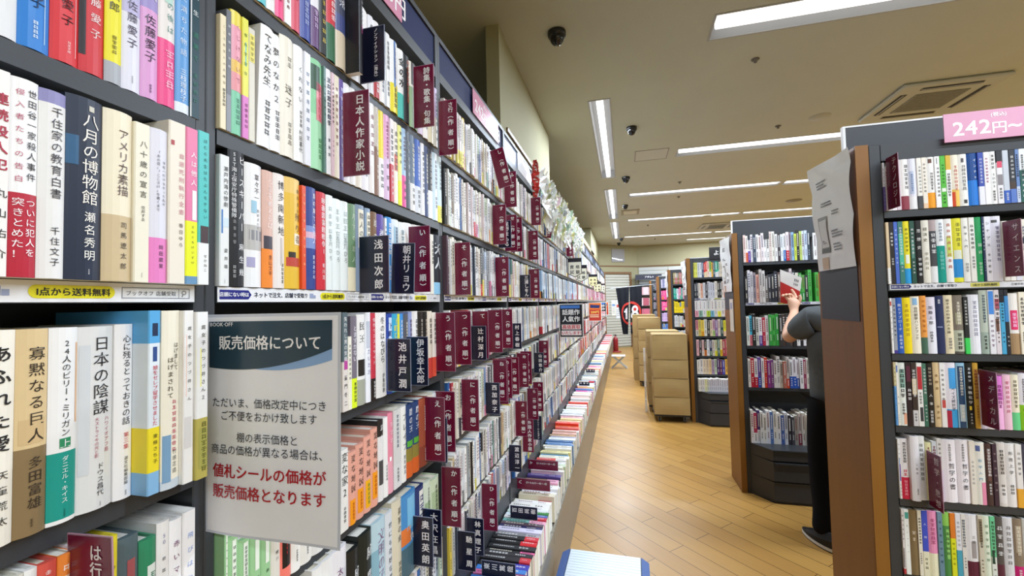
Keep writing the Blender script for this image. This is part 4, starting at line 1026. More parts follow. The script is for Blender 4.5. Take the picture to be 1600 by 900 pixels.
# B: rows of larger books, one mass
def colrow(zb, front, x0, x1, cols, hs, seed, depth=.14):
    rs = random.Random(seed); n = len(cols); w = (x1 - x0) / n; x = x0
    for c in cols:
        base, _, band = c.partition('/'); t = w * rs.uniform(.85, 1.15)
        if x + t > x1: break
        bands = [(0, rs.uniform(.3, .42), band)] if band else []
        h = rs.uniform(*hs)
        put_book('right', Vector((x, front - rs.uniform(-.004, .004), zb)), 0, t - .0006, h, depth, dict(base=base, bands=bands, marks=automarks(base, bands, rs, t), hard=rs.random() < .3, rs=rs, lowdetail=True), None, None, True); x += t
b0 = BX + .078; fb = BY - .003
colrow(BS[0], fb, b0, b0 + .47, 'e8d0c8 f0e8e0/e06a3c ebe6ea/5a2aa0 e6e4ea 3c4a5c efeae8 f0e4e0 e8dcdc efefef eae8e4 d8c8c0 ece8dc e8e6e4 3a3438 e6ecf0 eceaea/2f6fb8 e8dcdc/c82e3a 8a7a84 8cb4d8 c8d44a 2a2a26 b8c86a cfd8dc c8d4e8 3a4650 e0e0e4'.split(), (.2, .235), 401)
colrow(BS[1], fb, b0, b0 + .47, '2a2a2e d8d4d8 c8c4c8 8a8084 dca898 c4bcb8 d0ccc8 6a6460 3c3c42 2e3038 343640 5a4a4a 4a3c3c 3a3a40 c8c8cc d8ccd0 2a2c30 dcd8c8 3a8a3c/1e7a2a 5aa04c/2a8a3a 2c3430 4aa84a 3a9a3a'.split(), (.2, .26), 402)
colrow(BS[2], fb, b0, b0 + .46, 'd8dcd4 4ab0cc/d0727a 2a2c2a c8c8c0 e0e0e4/5a4a94 b0304a e6e6e4 3a9a44 4aaa4c 3aa044 3c3a38 4a3a34 3a3a3c 5a504c 2a2a2c e4e4e4 2c2c30 e6e6ea d0483c e8d8d0'.split(), (.215, .25), 403)
colrow(BS[3], fb, b0, b0 + .46, 'e6e0da b8283c e0dce0/b8283c 6a4a9c/3a5ac0 e8e6ea d0402c 8a3a84 7a4a84 dcdad8 d8d4d2 c8bcb0 b06a5c c8c0bc/d0482c e6e6ec/2f5ab8 e6e6f0/2f5ab8 e6e6f0/2f5ab8 e4e4ea 8a3a5c d8d4cc 5a6a4a 3a3a3c'.split(), (.2, .245), 404)
colrow(.39, BY - .012, b0, b0 + .46, 'e6e2e6 b83a5c/eee 4a3a7c/e6e6ee e4e4e4 e8e6e0 dfe0e8 5a78b0 e4e0d8 e8e4e4 4a64a4 d8d8e0 3a3840 4a4850 9a948c c8bcbc/8a3a4c d0ccc4 dcd6cc e0dcd0 5a8a84/e6e6e0 e6e4e0'.split(), (.21, .25), 405)
for j, (z, hh) in enumerate(((BS[0], .23), (BS[1], .24), (BS[2], .24), (BS[3], .24), (.39, .24))): fill('right', z, fb, b0 + .48, b0 + 1.55, 420 + j, hr=(.2, hh), tr=(.016, .03), pal=['3a9a3a', '2a2c2a', 'e07a3c', '4aa84a', '8ac09a'] if j == 1 else None)
# C and beyond
c0 = CX + .078; fc = CY - .003
colrow(CS[0], fc, c0, c0 + .40, 'd0d04a d8d868 c8ccd0 d8dce0 3a4a6c dc3c3a/f0d8b0 e0403a/f0d8b0 e8cabc 8ac04a/eee e8b04a 3a5a6c 2aa88c/eee 5cc8a4/eee d8ccb8 d4c8b4 d0c8c0 2a2a2a c8ccd0'.split(), (.18, .2), 410)
colrow(CS[1], fc, c0, c0 + .40, '2a2c30 2c2e32 dcd4c8 d8a890 c8c8cc 3a3438 c4c4c8 c0c0c8 b8b8c0 d8d0c4 3a3632 2c2a28 dcd0c4 c8907a 2a6ac8 8ac04a'.split(), (.18, .205), 411)
colrow(CS[2], fc, c0, c0 + .42, 'd8d4d4/e8a0b0 dcdad8/8ab0a0 dad8d8 d8d8d4/c8dc4a dcd8d4/7ab0c8 d8d4d0 dcd8cc/e8e04a dad4d0 d8d8d8/dc7a4a dcd8d4'.split(), (.2, .21), 412)
colrow(CS[3], fc, c0, c0 + .42, 'd88a90/dcd4c8 c8bc6a dcc04a/d89a2a d8d8d0 3a3c3a d8c8a8 c8a8b8/b8d884 8a6a94 dcd4c4 2f4a4c e0d83a/e8c8a8 d8dc4a/3a8aa4 d4d4d8 d8d8dc/e0d02a'.split(), (.19, .21), 413)
colrow(CS[4], fc, c0, c0 + .42, 'd8a8ac 3a3034 d4b0b0/d8d0c8 2c2a28/d8803a d8d8dc 3a3a5c/4a6a4a c8c4bc c8c8a0/e0d83a 4a6a5c e4d4a8/e0b82a a04048 b85a64 d4d4dc d8dce0'.split(), (.19, .21), 414)
colrow(CS[5], fc, c0, c0 + .42, 'e0dcd4 d8d4d4 d8c8b0 c8b8a0 d8bc8a 9a8aa0 c8d8b8 4a2a5c 5a2a4a 4a4a9c d8a84a 6a2a34 8a4a50'.split(), (.17, .19), 415)
colrow(.39, fc - .06, c0, c0 + .42, ['dcdad0', 'd8d4cc', 'd4d0d0', 'e0dca8', 'd8d4c0'] + ['d0ccd0'] * 13, (.15, .16), 416)
for j, z in enumerate(CS[:6] + [.39]): fill('right', z, fc, c0 + .43, c0 + .765, 430 + j, hr=(.17, .2))
FP = [[['d8788a', 'c8c8cc', 'b06a6a', 'dcd8d8', '8a7a3c'], ['dcecec', '2aa08c', 'c89a3c', 'e090a4', 'd8a0c0'], ['e8cc1e', 'e8d02a', 'e4c818'], ['d8dce0', 'b8b8b8', 'd0d0c8'], ['c8d0d8', '8ab4dc', 'd8d4d0'], ['4a9a5c', 'd8d8d0', 'c8a82a'], ['c8c8c8']],
      [['8a90b4', 'c8c8e0'], ['e83a84', 'ec5a98'], ['e8408c', 'f0689c'], ['c8b0dc', 'd8c0e8'], ['3a78c8', '5a94d8'], ['d8505a', 'e06a70'], ['8a8484']],
      [['4a4a54', '3a4450', '8a8a94']] * 7]
for i, (x, y) in enumerate(FX):
    for j, z in enumerate(CS + [.39]): fill('right', z, y - .003, x + .077, x + .077 + .6, 500 + i * 10 + j, pal=FP[i][j], hr=(.17, .2), tr=(.018, .03))

# ---------------------------------------------------------------- books standing spine up along the ledge
LZ = .532; LH = .192
LX0 = SX + .004
near = '''pink c76a98 .3:8a3a60
blue 3c7fcc 0:-
black 1f1c20 .3:3a3aa8
black 222024 .22:c8303c
dark 27262a 0:-
black 1b1c1e .3:e06a9c
black 1d1e20 0:-
black 1b1c1e .35:d83038
black 1d1d1f .3:d02f3a
grey 7d7d7f .3:a8a4a8
white d8d4ea 0:-
navy 2c2c58 0:-
plum 5a4a54 0:-
teal 6fa8a0 .38:eaa8c0
white eae6e6 .3:c43040
white dce8f0 .3:4a6ab4
green cfe0d4 .35:4a8a4c
white e4e6e8 0:-'''.split('\n')
y = 1.5; n = 0
for e in near:
    nm, c, bb = e.split(); fr, bc = bb.split(':'); rs = random.Random(e + str(n))
    t = rs.uniform(.024, .036); bands = [(0, float(fr), bc)] if bc != '-' else []
    hgt = LH * rs.uniform(.97, 1.03)
    n += 1
    lab = cname(c) + ' book standing spine up' + ((', ' + cname(bc) + ' band') if bands else '') + ', ' + ordw(n) + ' along the floor-level ledge'
    kw = dict(base=c, bands=bands, marks=automarks(c, bands, rs, t), hard=rs.random() < .4, rs=rs)
    put_book('ledge', Vector((LX0 + hgt, y, LZ - rs.uniform(0, .006))), 0, t - .001, hgt, .13, kw, lab, 'spine-up books on the ledge')
    y += t
cols = 'e4e2dc ecebe8 e9e4d0/c83038 d8d0b8 e4e4e8 eceae6 e8e8e8 d4d8dc e0dcd0 8a6a54/e8a8c0 2c2430 5a4a8c e86aa8/d8a8c8 e4e2e0 e8d83a/d8d4c0 d8d8c4 b8c8a8 dcdcd8 d8504a/e8e4e0 e4e4d0 4a90c0 e0d8a0 e8e090 dcd4b0 e8e6e2 e4e0d0 5a88bc 7a9cc8 cfd8d8 3a6a9c e8ece8 e0e8d8 9a9ab8 d4d0d4 d8b890 e0b0a0 e8c4b8 eaeaec e05a4a e8502c f0803a e84a3a e06a3c e8c8a8 ecdc9a e4e4e0 e8b0b0 d8a0a8 e4e8ec dcdcd8 c8c8c8 e8e8e4 e4ece8 d8dcd8 ecf0ec e0e4d8 ecebe8'.split()
rs = random.Random(77); i = 0
while y < 9.2:
    c = cols[i % len(cols)] if i < len(cols) else rs.choice(cols); base, _, band = c.partition('/')
    t = rs.uniform(.024, .05); bands = [(0, .35, band)] if band else []
    put_book('ledge', Vector((LX0 + LH * rs.uniform(.93, 1.04) , y, LZ - rs.uniform(0, .03))), 0, t - .001, LH * rs.uniform(.93, 1.02), .125, dict(base=base, bands=bands, marks=automarks(base, bands, rs, t), hard=False, rs=rs), None, None, True)
    y += t; i += 1
while y < 13.2:
    base = rs.choice(['d8382c', 'e8e4e0', 'e04030', 'eee', 'c83a5c', 'e8503c', 'eceae6', 'd8d4d0', '8c2a4a']) if y > 9.8 else rs.choice(PALW)
    t = rs.uniform(.03, .07)
    put_book('ledge', Vector((LX0 + LH, y, LZ - rs.uniform(0, .03))), 0, t - .001, LH * .98, .125, dict(base=base, marks=[], hard=False, rs=rs), None, None, True); y += t
y = 1.49
while y > .3:
    t = rs.uniform(.024, .04); y -= t
    put_book('ledge', Vector((LX0 + LH, y, LZ)), 0, t - .001, LH, .125, dict(base=rs.choice(PALW + PALC), marks=[], hard=False, rs=rs), None, None, True)
o = REST.build('shelved_books', [M['print'], M['page']]); tag(o, 'hundreds of upright secondhand books filling the farther shelves and ledges', 'books', None, 'stuff')
# ---------------------------------------------------------------- divider cards between the books
MAR = '6e1434'; NVY = '16182f'
def card_mesh(w, h, text, col, bw=.0013):
    b = MB(); edge = 'b0879a' if col == MAR else '8d92a6'
    b.box(0, w, -.0007, .0007, 0, h, edge)
    b.quad((bw, -.0010, bw), (w - bw, -.0010, bw), (w - bw, -.0010, h - bw), (bw, -.0010, h - bw), col)
    b.quad((w - bw, .0010, bw), (bw, .0010, bw), (bw, .0010, h - bw), (w - bw, .0010, h - bw), col)
    y = -.0015; xc = w * .66; W = 'f3eef0'
    if text.endswith('（作者順）') or text.endswith('（ファミリーネーム）'):
        p = text.index('（'); kana = text[:p]
        if '作' in text:
            s = .0195 if len(kana) == 1 else .017
            b.text(kana, (xc, y, h * .955), XR, ZU, s, W, vertical=True, bold=True)
            b.text('（', (xc, y, h * .765), XR, ZU, .019, W, vertical=True, bold=True)
            for i, c in enumerate('作者順'): b.text(c, (xc, y, h * (.645 - i * .185)), XR, ZU, .0205, W, vertical=True, bold=True)
            b.text('）', (xc, y, h * .135), XR, ZU, .019, W, vertical=True, bold=True)
        else:
            b.text(kana, (xc, y, h * .95), XR, ZU, .019, W, vertical=True, bold=True)
            b.text(text[p:], (xc, y, h * .76), XR, ZU, .0125, W, vertical=True, bold=True)
    else:
        n = len(text); s = min(.0225 if col == NVY else .021, h * .92 / n)
        b.text(text, (xc, y, h * .96), XR, ZU, s, W, vertical=True, bold=True, pitch=h * .92 / n)
    return b
def place_card(text, px, y0, kind, label, tilt=0, xr=-.49, h=None, w=.062):
    col = MAR if kind == 'm' else NVY; h = h or (.176 if kind == 'm' else .125)
    Y = at_x(px, y0 + 30, xr).y; zt = at_y(px, y0, Y).z
    m = Matrix.Translation((xr - w, Y, zt - h))
    if tilt: m = Matrix.Translation((xr - w, Y, zt)) @ Matrix.Rotation(math.radians(tilt), 4, 'Y') @ Matrix.Translation((0, 0, -h))
    o = card_mesh(w, h, text, col).build('divider_card', M['card'], mtx=m)
    return tag(o, label, 'divider card', 'divider cards on the wall bookcases')
S3, S2, S1 = 'third row above strip', 'second row above strip', 'row above strip'
Bl, B2, B3, B4 = 'row below strip', 'second row below strip', 'third row below strip', 'fourth row below strip'
def km(k, r): return 'maroon divider card lettered ' + k + ' in ' + r
for a in (
    ('ノンフィクション（海外）', 601, 38, 'n', 'tall navy genre card in ' + S3 + ', wall bay past the notice', 0, -.49, .125),
    ('詩集・歌集・句集', 678, 99, 'm', km('詩集・歌集・句集', S3)), ('日本人作家小説', 577, 139, 'm', km('日本人作家小説', S2)),
    ('さ行（作者順）', 714, 154, 'm', km('さ行', S3)), ('し（作者順）', 787, 234, 'm', 'tilted ' + km('し', S3), -13), ('ふ（作者順）', 807, 267, 'm', km('ふ', S3)),
    ('す（作者順）', 791, 319, 'm', km('す', S2)), ('星野まもる', 799, 344, 'n', 'narrow navy author card between two maroon cards in ' + S2),
    ('せ（作者順）', 808, 335, 'm', km('せ', S2)), ('ま（作者順）', 816, 339, 'm', km('ま', S2)), ('み（作者順）', 841, 360, 'm', km('み', S2)), ('へ（作者順）', 845, 308, 'm', km('へ', S3)),
    ('ほ（作者順）', 866, 334, 'm', 'pinkish maroon card tilted outward in ' + S3 + ', below the garland', 8), ('や（作者順）', 895, 373, 'm', 'small far maroon card in ' + S2 + ', past the garland'),
    ('浅田次郎', 608, 367, 'n', 'widest navy author card in ' + S1 + ', wall bay past the notice', 0, -.487, .125, .073), ('朝井リョウ', 649, 378, 'n', 'slightly tilted navy author card between navy and maroon cards in ' + S1, 2),
    ('い（作者順）', 672, 352, 'm', km('い', S1)), ('そ（作者順）', 735, 378, 'm', km('そ', S1)), ('ち（作者順）', 795, 401, 'm', km('ち', S1)), ('三浦しをん', 829, 429, 'n', 'navy author card in ' + S1 + ' between maroon ち and む'),
    ('む（作者順）', 843, 420, 'm', km('む', S1)),
    ('池井戸潤', 642, 529, 'n', 'first of two adjacent navy author cards in ' + Bl), ('伊坂幸太郎', 669, 526, 'n', 'second of two adjacent navy author cards in ' + Bl), ('う（作者順）', 711, 488, 'm', km('う', Bl)), ('つ（作者順）', 736, 486, 'm', km('つ', Bl)),
    ('て（作者順）', 763, 486, 'm', km('て', Bl) + ' behind navy card'), ('辻村深月', 760, 509, 'n', 'navy author card in front of maroon て in ' + Bl), ('と（作者順）', 785, 484, 'm', km('と', Bl)),
    ('な（作者順）', 801, 483, 'm', km('な', Bl)), ('村上春樹', 815, 505, 'n', 'navy author card just after maroon な in ' + Bl),
    ('え（作者順）', 695, 621, 'm', km('え', B2) + ' above navy card'), ('内田康夫', 699, 653, 'n', 'navy author card under maroon え in ' + B2), ('お（作者順）', 711, 612, 'm', km('お', B2)), ('に（作者順）', 748, 593, 'm', km('に', B2)),
    ('西加奈子', 781, 598, 'n', 'navy author card after maroon に in ' + B2), ('ね（作者順）', 792, 562, 'm', km('ね', B2)), ('ぬ（作者順）', 794, 567, 'm', km('ぬ', B2)), ('の（作者順）', 800, 560, 'm', km('の', B2)),
    ('は（作者順）', 811, 558, 'm', km('は', B2)), ('め（作者順）', 826, 552, 'm', km('め', B2)), ('や（作者順）', 831, 549, 'm', km('や', B2)), ('山田悠介', 850, 551, 'n', 'navy author card after maroon や in ' + B2), ('ゆ（作者順）', 857, 532, 'm', km('ゆ', B2)),
    ('か（作者順）', 720, 731, 'm', km('か', B3)), ('大沢在昌', 690, 797, 'n', 'navy author card behind another navy card in ' + B3), ('奥田英朗', 677, 809, 'n', 'navy author card closest to camera in ' + B3), ('よ（作者順）', 824, 627, 'm', km('よ', B3)), ('ら（作者順）', 841, 607, 'm', km('ら', B3)),
    ('れ（作者順）', 849, 597, 'm', km('れ', B3)), ('外国人作家小説', 834, 655, 'm', km('外国人作家小説', B3)), ('シドニィ・シェルダン', 847, 650, 'n', 'narrow navy author card just beyond maroon 外国人作家小説 card', 0, -.49, .14),
    ('ひ（作者順）', 777, 757, 'm', km('ひ', B4)), ('林真理子', 756, 811, 'n', 'navy author card beside maroon ひ in ' + B4), ('馳星周', 743, 832, 'n', 'navy author card closest to the ledge books in ' + B4), ('渡辺淳一', 815, 696, 'n', 'dark navy author card with gold lettering in ' + B4)): place_card(*a)
Y = at_x(186, 870, -.487).y; zt = at_y(186, 845, Y).z
o = card_mesh(.062, .176, 'は行（作者順）', MAR).build('divider_card', M['card'], mtx=Matrix.Translation((-.549, Y, zt - .176)) @ Matrix.Rotation(math.radians(-3), 4, 'Y'))
tag(o, km('は行', B2) + ', wall bay before the notice', 'divider card', 'divider cards on the wall bookcases')
LM = Matrix(((0, 0, -1, 0), (0, 1, 0, 0), (1, 0, 0, 0), (0, 0, 0, 1)))
for text, px, py, kind, lab in (('マ（ファミリーネーム）', 885, 737, 'm', 'maroon sideways card lettered マ among the ledge books'), ('ハ（ファミリーネーム）', 872, 769, 'm', 'maroon sideways card lettered ハ among the ledge books'),
                                ('百田尚樹', 840, 813, 'n', 'navy sideways card between white ledge books'), ('東川篤哉', 815, 908, 'n', 'navy sideways card at the near end of the ledge books')):
    P = at_z(px, py, LZ + .004); h = .176 if kind == 'm' else .125
    o = card_mesh(.056, h, text, MAR if kind == 'm' else NVY).build('divider_card', M['card'], mtx=Matrix.Translation((min(P.x, SX + .17), P.y, LZ + .003)) @ LM)
    tag(o, lab, 'divider card', 'sideways cards on the ledge')
for i, (px, py, lab) in enumerate(((895, 602, 'farther'), (868 + 60, 582, 'farthest'))):
    P = at_z(px, py, LZ + .004)
    tag(card_mesh(.045, .12, '作家名', NVY).build('divider_card', M['card'], mtx=Matrix.Translation((SX + .15, P.y, LZ + .003)) @ LM), 'small navy sideways card ' + lab + ' along the ledge', 'divider card', 'sideways cards on the ledge')
RM = Matrix(((0, 1, 0, 0), (-1, 0, 0, 0), (0, 0, 1, 0), (0, 0, 0, 1)))
for text, px, y0, r in (('テクノロジー', 1402.5, 238, 'top'), ('サイエンス', 1595, 341, 'second'), ('メディカル', 1556.5, 582, 'fourth'), ('哲学・思想', 1470, 714, 'fifth')):
    w = .066; yn = AY - .07; P = at_y(px, y0, yn)
    n = len(text); b = MB(); b.box(0, w, -.0007, .0007, 0, .176, 'b0879a'); b.quad((.0012, -.001, .0012), (w - .0012, -.001, .0012), (w - .0012, -.001, .1748), (.0012, -.001, .1748), MAR)
    b.text(text, (w * .7, -.0015, .17), XR, ZU, .0245, 'e8d8de', vertical=True, bold=False, pitch=.164 / n)
    tag(b.build('divider_card', M['card'], mtx=Matrix.Translation((P.x, yn + w, P.z - .176)) @ RM), 'maroon genre card lettered ' + text + ' on ' + r + ' shelf of nearest aisle bookcase', 'divider card', 'divider cards on the aisle bookcase')

# ---------------------------------------------------------------- notices hanging from the wall bookcases
def bend(b, w, h, amp):
    for i, (x, y, z) in enumerate(b.v):
        q = 1 - z / h
        b.v[i] = (x - .004 * q * x / w - .004 * q * q * (1 - x / w), y + .008 * q * q * (1 - x / w) ** 2 + .002 * math.sin(x / w * 5 + q * 4) * q, z)
def grid(b, x0, x1, z0, z1, y, nx, nz, col, f=None):
    vs = [(x0 + (x1 - x0) * i / nx, y, (z0 + (z1 - z0) * j / nz)) for j in range(nz + 1) for i in range(nx + 1)]
    b.add(vs, [(j * (nx + 1) + i, j * (nx + 1) + i + 1, (j + 1) * (nx + 1) + i + 1, (j + 1) * (nx + 1) + i) for j in range(nz) for i in range(nx)], col, 0, True)
PW, PH = .21, .297
b = MB(); grid(b, -.004, PW + .004, -.004, PH + .004, 0, 10, 14, 'd3d8e2'); grid(b, 0, PW, 0, PH, -.0006, 10, 14, 'f8f9fc')
def curve_area(y, col, top, fa, x0=.006, x1=PW - .008, n=20):
    vs = []
    for i in range(n + 1):
        x = x0 + (x1 - x0) * i / n; vs += [(x, y, top(i / n)), (x, y, fa(i / n))]
    b.add(vs, [(2 * i + 1, 2 * i + 3, 2 * i + 2, 2 * i) for i in range(n)], col)
T0 = PH - .006
curve_area(-.0010, '8fb4e0', lambda u: T0 - .03, lambda u: PH * (1 - (.235 + .06 * u - .10 * u * u)), .07)
curve_area(-.0013, '24404f', lambda u: T0, lambda u: PH * (1 - (.235 + .075 * u - .165 * u * u)))
yy = -.0018
b.text('BOOK·OFF', (.008, yy, PH * .958), XR, ZU, .0075, 'f4f6f8', align='l', bold=True)
b.text('販売価格について', (PW * .5, yy, PH * .855), XR, ZU, .0205, 'fafafa', bold=True)
for t, v, s, c, bo in (('ただいま、価格改定中につき', .585, .0142, '2c3040', False), ('ご不便をおかけ致します', .525, .0142, '2c3040', False), ('棚の表示価格と', .428, .0142, '2c3040', False), ('商品の価格が異なる場合は、', .368, .0145, '2c3040', False),
                      ('値札シールの価格が', .262, .0202, 'b8232c', True), ('販売価格となります', .168, .0202, 'b8232c', True)):
    b.text(t, (PW * .49, yy, PH * v), XR, ZU, s, c, bold=bo)
bend(b, PW, PH, .004)
o = b.build('price_notice', M['card'], mtx=Matrix.Translation((SX + .013, .462, 1.204)) @ Matrix.Rotation(math.radians(1.5), 4, 'Z') @ Matrix.Diagonal((.972, 1, .965, 1)))
tag(o, 'white notice with dark blue header and red lettering hanging beside the nearest bay', 'notice')
def hung(Y, zt, kind, label, w=.205, h=.292):
    b = MB(); b.box(-.004, w + .004, -.001, .001, -.004, h + .004, 'e4e4e0')
    if kind == 'wadai':
        b.quad((.004, -.0014, .004), (w - .004, -.0014, .004), (w - .004, -.0014, h - .004), (.004, -.0014, h - .004), '1e2026')
        b.quad((.012, -.0018, h * .87), (w * .88, -.0018, h * .87), (w * .88, -.0018, h * .96), (.012, -.0018, h * .96), '3f78c8')
        b.text('話題作', (w / 2, -.002, h * .69), XR, ZU, .052, 'f4f4f4', bold=True); b.text('・', (w / 2, -.002, h * .60), XR, ZU, .03, 'f4f4f4'); b.text('人氣作', (w / 2, -.002, h * .48), XR, ZU, .052, 'f4f4f4', bold=True)
        b.quad((.018, -.0018, h * .235), (w - .018, -.0018, h * .235), (w - .018, -.0018, h * .385), (.018, -.0018, h * .385), 'f0e6e6')
        b.text('高価買取', (w / 2, -.0022, h * .262), XR, ZU, .040, 'c82f3a', bold=True)
        b.quad((.014, -.0018, h * .06), (w - .014, -.0018, h * .06), (w - .014, -.0018, h * .205), (.014, -.0018, h * .205), 'f0e6e6')
        b.text('いたします!', (w / 2, -.0022, h * .09), XR, ZU, .033, 'c82f3a', bold=True)
    else:
        b.quad((.004, -.0014, .004), (w - .004, -.0014, .004), (w - .004, -.0014, h - .004), (.004, -.0014, h - .004), 'd8702c')
        b.quad((.008, -.0018, .006), (w - .012, -.0018, .006), (w - .012, -.0018, h * .62), (.008, -.0018, h * .62), 'b8382c')
        b.quad((.03, -.0018, h * .72), (w * .85, -.0018, h * .7), (w * .9, -.0018, h * .86), (.03, -.0018, h * .9), '2a3468')
        b.text('200円', (w / 2, -.0022, h * .42), XR, ZU, .05, 'f4d060', bold=True)
        for z in (.3, .2): b.quad((.02, -.0022, h * z), (w * .8, -.0022, h * z), (w * .8, -.0022, h * (z + .05)), (.02, -.0022, h * (z + .05)), 'e8c8a0')
    return tag(b.build('hanging_notice', M['card'], mtx=Matrix.Translation((SX + .006, Y, zt - h))), label, 'notice', 'notices hanging from the shelf strip')
hung(3.80, 1.487, 'wadai', 'black notice with red buying offer hanging from the wall bookcase strip')
hung(7.0, 1.49, 'orange', 'orange and red 200 yen notice behind the black notice')
hung(8.9, 1.49, 'wadai', 'small black notice behind the orange notice'); hung(10.2, 1.492, 'orange', 'farthest orange notice along the strip')
for i, (px, py, w, cl) in enumerate(((888, 410, .13, 'e9e6d4'), (899, 420, .13, 'e6e4d0'), (920, 433, .13, 'efe2ac'), (928, 444, .13, 'ece4b8'), (937, 446, .12, 'ece8cc'))):
    P = at_x(px, py, SX + .02); b = MB(); h = w * 1.15
    prof = [(0, h), (0, h * .22), (w / 2, 0), (w, h * .22), (w, h)]
    k = 1.1
    b.add([(w / 2 + (x - w / 2) * k, y, h / 2 + (z - h / 2) * k) for y in (-.001, .001) for x, z in prof], [(0, 1, 2, 3, 4), (9, 8, 7, 6, 5)] + [(i, 5 + i, 5 + (i + 1) % 5, (i + 1) % 5) for i in range(5)], '22222c')
    b.add([(x, -.0016, z) for x, z in prof], [(0, 1, 2, 3, 4)], cl)
    b.quad((-.006, -.0012, h * 1.03), (w + .006, -.0012, h * 1.03), (w + .006, -.0012, h * 1.28), (-.006, -.0012, h * 1.28), '22222c')
    for q, (a, c) in enumerate(((.27, .56), (.73, .56), (.27, .2), (.73, .2))): b.text('資格試験'[q], (w * a, -.002, h * c), XR, ZU, w * .32, '2a2a2e', bold=True)
    tag(b.build('shield_tag', M['card'], mtx=Matrix.Translation((P.x, P.y, P.z - h))), 'pale shield shaped exam tag, ' + ordw(i + 1) + ' of five hanging down the wall bookcases', 'tag', 'shield shaped tags')
# shiny garland along the headers
b = MB(); rs = random.Random(5)
for i in range(420):
    y = rs.uniform(2.78, 5.6); zt = 2.43 - rs.uniform(0, .3) * (1 if y < 5 else .6); ln = rs.uniform(.05, .14); x = SX + rs.uniform(.045, .08); wv = rs.uniform(.01, .028); a = rs.uniform(0, 3.14)
    c = rs.choice(['f4f6f4', 'f2f4f0', 'f6f6f6', 'eef2ee', 'f2f2f2', 'f4f4f2', 'dcdca0', 'b4d0b8'])
    P = []
    for j in range(4):
        q = j / 3; w = wv * (1 - abs(q - .4)); aa = a + q * rs.uniform(.5, 1.6); xx = x + .012 * math.sin(q * 5 + a)
        P += [(xx + w * math.sin(aa), y - w * math.cos(aa), zt - ln * q), (xx - w * math.sin(aa), y + w * math.cos(aa), zt - ln * q)]
    b.add(P, [(2 * j, 2 * j + 2, 2 * j + 3, 2 * j + 1) for j in range(3)], c)
tag(b.build('foil_garland', M['foil']), 'glittering silver and gold foil garland along the bookcase headers', 'garland')
b = MB(); rs = random.Random(3)
for i in range(30):
    q = i / 29; zt = 2.43 - .23 * q; w = .014 + .010 * math.sin(q * 3.1); a = rs.uniform(-.6, .6); ox = rs.uniform(-.008, .008)
    c = ['c23a36', 'd04a42', 'b8302e', 'e4d8d4', 'c8403c'][i % 5]; X = SX + .034 + ox
    b.add([(X - w * math.cos(a), 2.70 - w * math.sin(a), zt), (X + w * math.cos(a), 2.70 + w * math.sin(a), zt + rs.uniform(-.006, .006)), (X + w * .7 * math.cos(a + .4), 2.705 + w * math.sin(a + .4), zt - .026), (X - w * .8 * math.cos(a + .4), 2.695 - w * math.sin(a + .4), zt - .03)], [(0, 1, 2, 3)], c)
tag(b.build('red_charm', M['card']), 'red and white paper charm hanging at the near end of the garland', 'charm')

# ---------------------------------------------------------------- things on the aisle bookcases
x, P = AX + .18, None
pink_sign(0, Matrix.Translation((1.036, AY - .012, 1.998)), .37, .094, 'pink price sign along the top rail of the nearest aisle bookcase', '~363円')
def side_notice(x, y0, y1, z0, z1, label, seed, phone=True):
    # a sheet hanging on the wooden end, wavy, facing the aisle
    w = y1 - y0; h = z1 - z0; b = MB(); grid(b, 0, w, 0, h, -.0006, 12, 16, 'f0eff0')
    if phone:
        o = 2
        grid(b, w * .16, w * .40, h * .16, h * .5, -.0022, 6, 10, '8a8886')
        grid(b, w * .18, w * .38, h * .215, h * .47, -.0029, 6, 10, 'dcdad8')
        grid(b, w * .17, w * .39, h * .165, h * .205, -.0029, 6, 2, '5a5c58')
        grid(b, w * .16, w * .34, .003, h * .12, -.002, 6, 4, 'cfae90')
        for q in range(3): b.quad((w * .2, -.0036, h * (.25 + q * .012)), (w * (.34 - .04 * q), -.0036, h * (.25 + q * .012)), (w * (.34 - .04 * q), -.0036, h * (.256 + q * .012)), (w * .2, -.0036, h * (.256 + q * .012)), '444')
    rs = random.Random(seed)
    for (u, v, n) in ((.5, .34, 3), (.5, .22, 3), (.25, .62, 2), (.52, .52, 2), (.2, .82, 3)):
        for q in range(n):
            l = rs.uniform(.14, .3); b.quad((w * u, -.0026, h * (v - q * .026)), (w * (u + l), -.0026, h * (v - q * .026)), (w * (u + l), -.0026, h * (v - q * .026 + .012)), (w * u, -.0026, h * (v - q * .026 + .012)), '6a6a70')
    for i, (px_, py_, pz) in enumerate(b.v):
        u = px_ / w; v = pz / h
        b.v[i] = (px_, py_ - .004 - .012 * abs(math.sin(v * 7 + u * 2.2 + seed)) * (.3 + .7 * v) - .018 * v * (1 - u) * (1 if phone else .3), pz)
    return tag(b.build('side_notice', M['card'], mtx=Matrix.Translation((x, y1, z0)) @ RM), label, 'notice', 'notices on the wooden bookcase ends')
side_notice(AX, AY + .018, AY + .305, 1.605, 2.025, 'large wavy white notice with phone drawing on the nearest wooden end panel', 1)
side_notice(BX, BY + .03, BY + .31, 1.56, 2.0, 'white notice on the wooden end of the bookcase where the person browses', 3)
side_notice(CX, CY + .03, CY + .31, 1.56, 2.0, 'white notice on the wooden end behind the cardboard boxes', 5)
side_notice(FX[0][0], 7.72, 8.0, 1.56, 2.0, 'small white notice on the second wooden end past the boxes', 7, False)
for x, y, l in ((AX, AY, 'nearest'), (BX, BY, 'second'), (CX, CY, 'third')):
    b = MB(); b.box(x - .0022, x - .0004, y + .02, y + .31, 1.412, 1.62 if x == AX else 1.57)
    tag(b.build('navy_panel', M['navy2']), 'plain navy sheet below the notice on the ' + l + ' wooden end panel', 'sheet', 'navy sheets on bookcase ends')
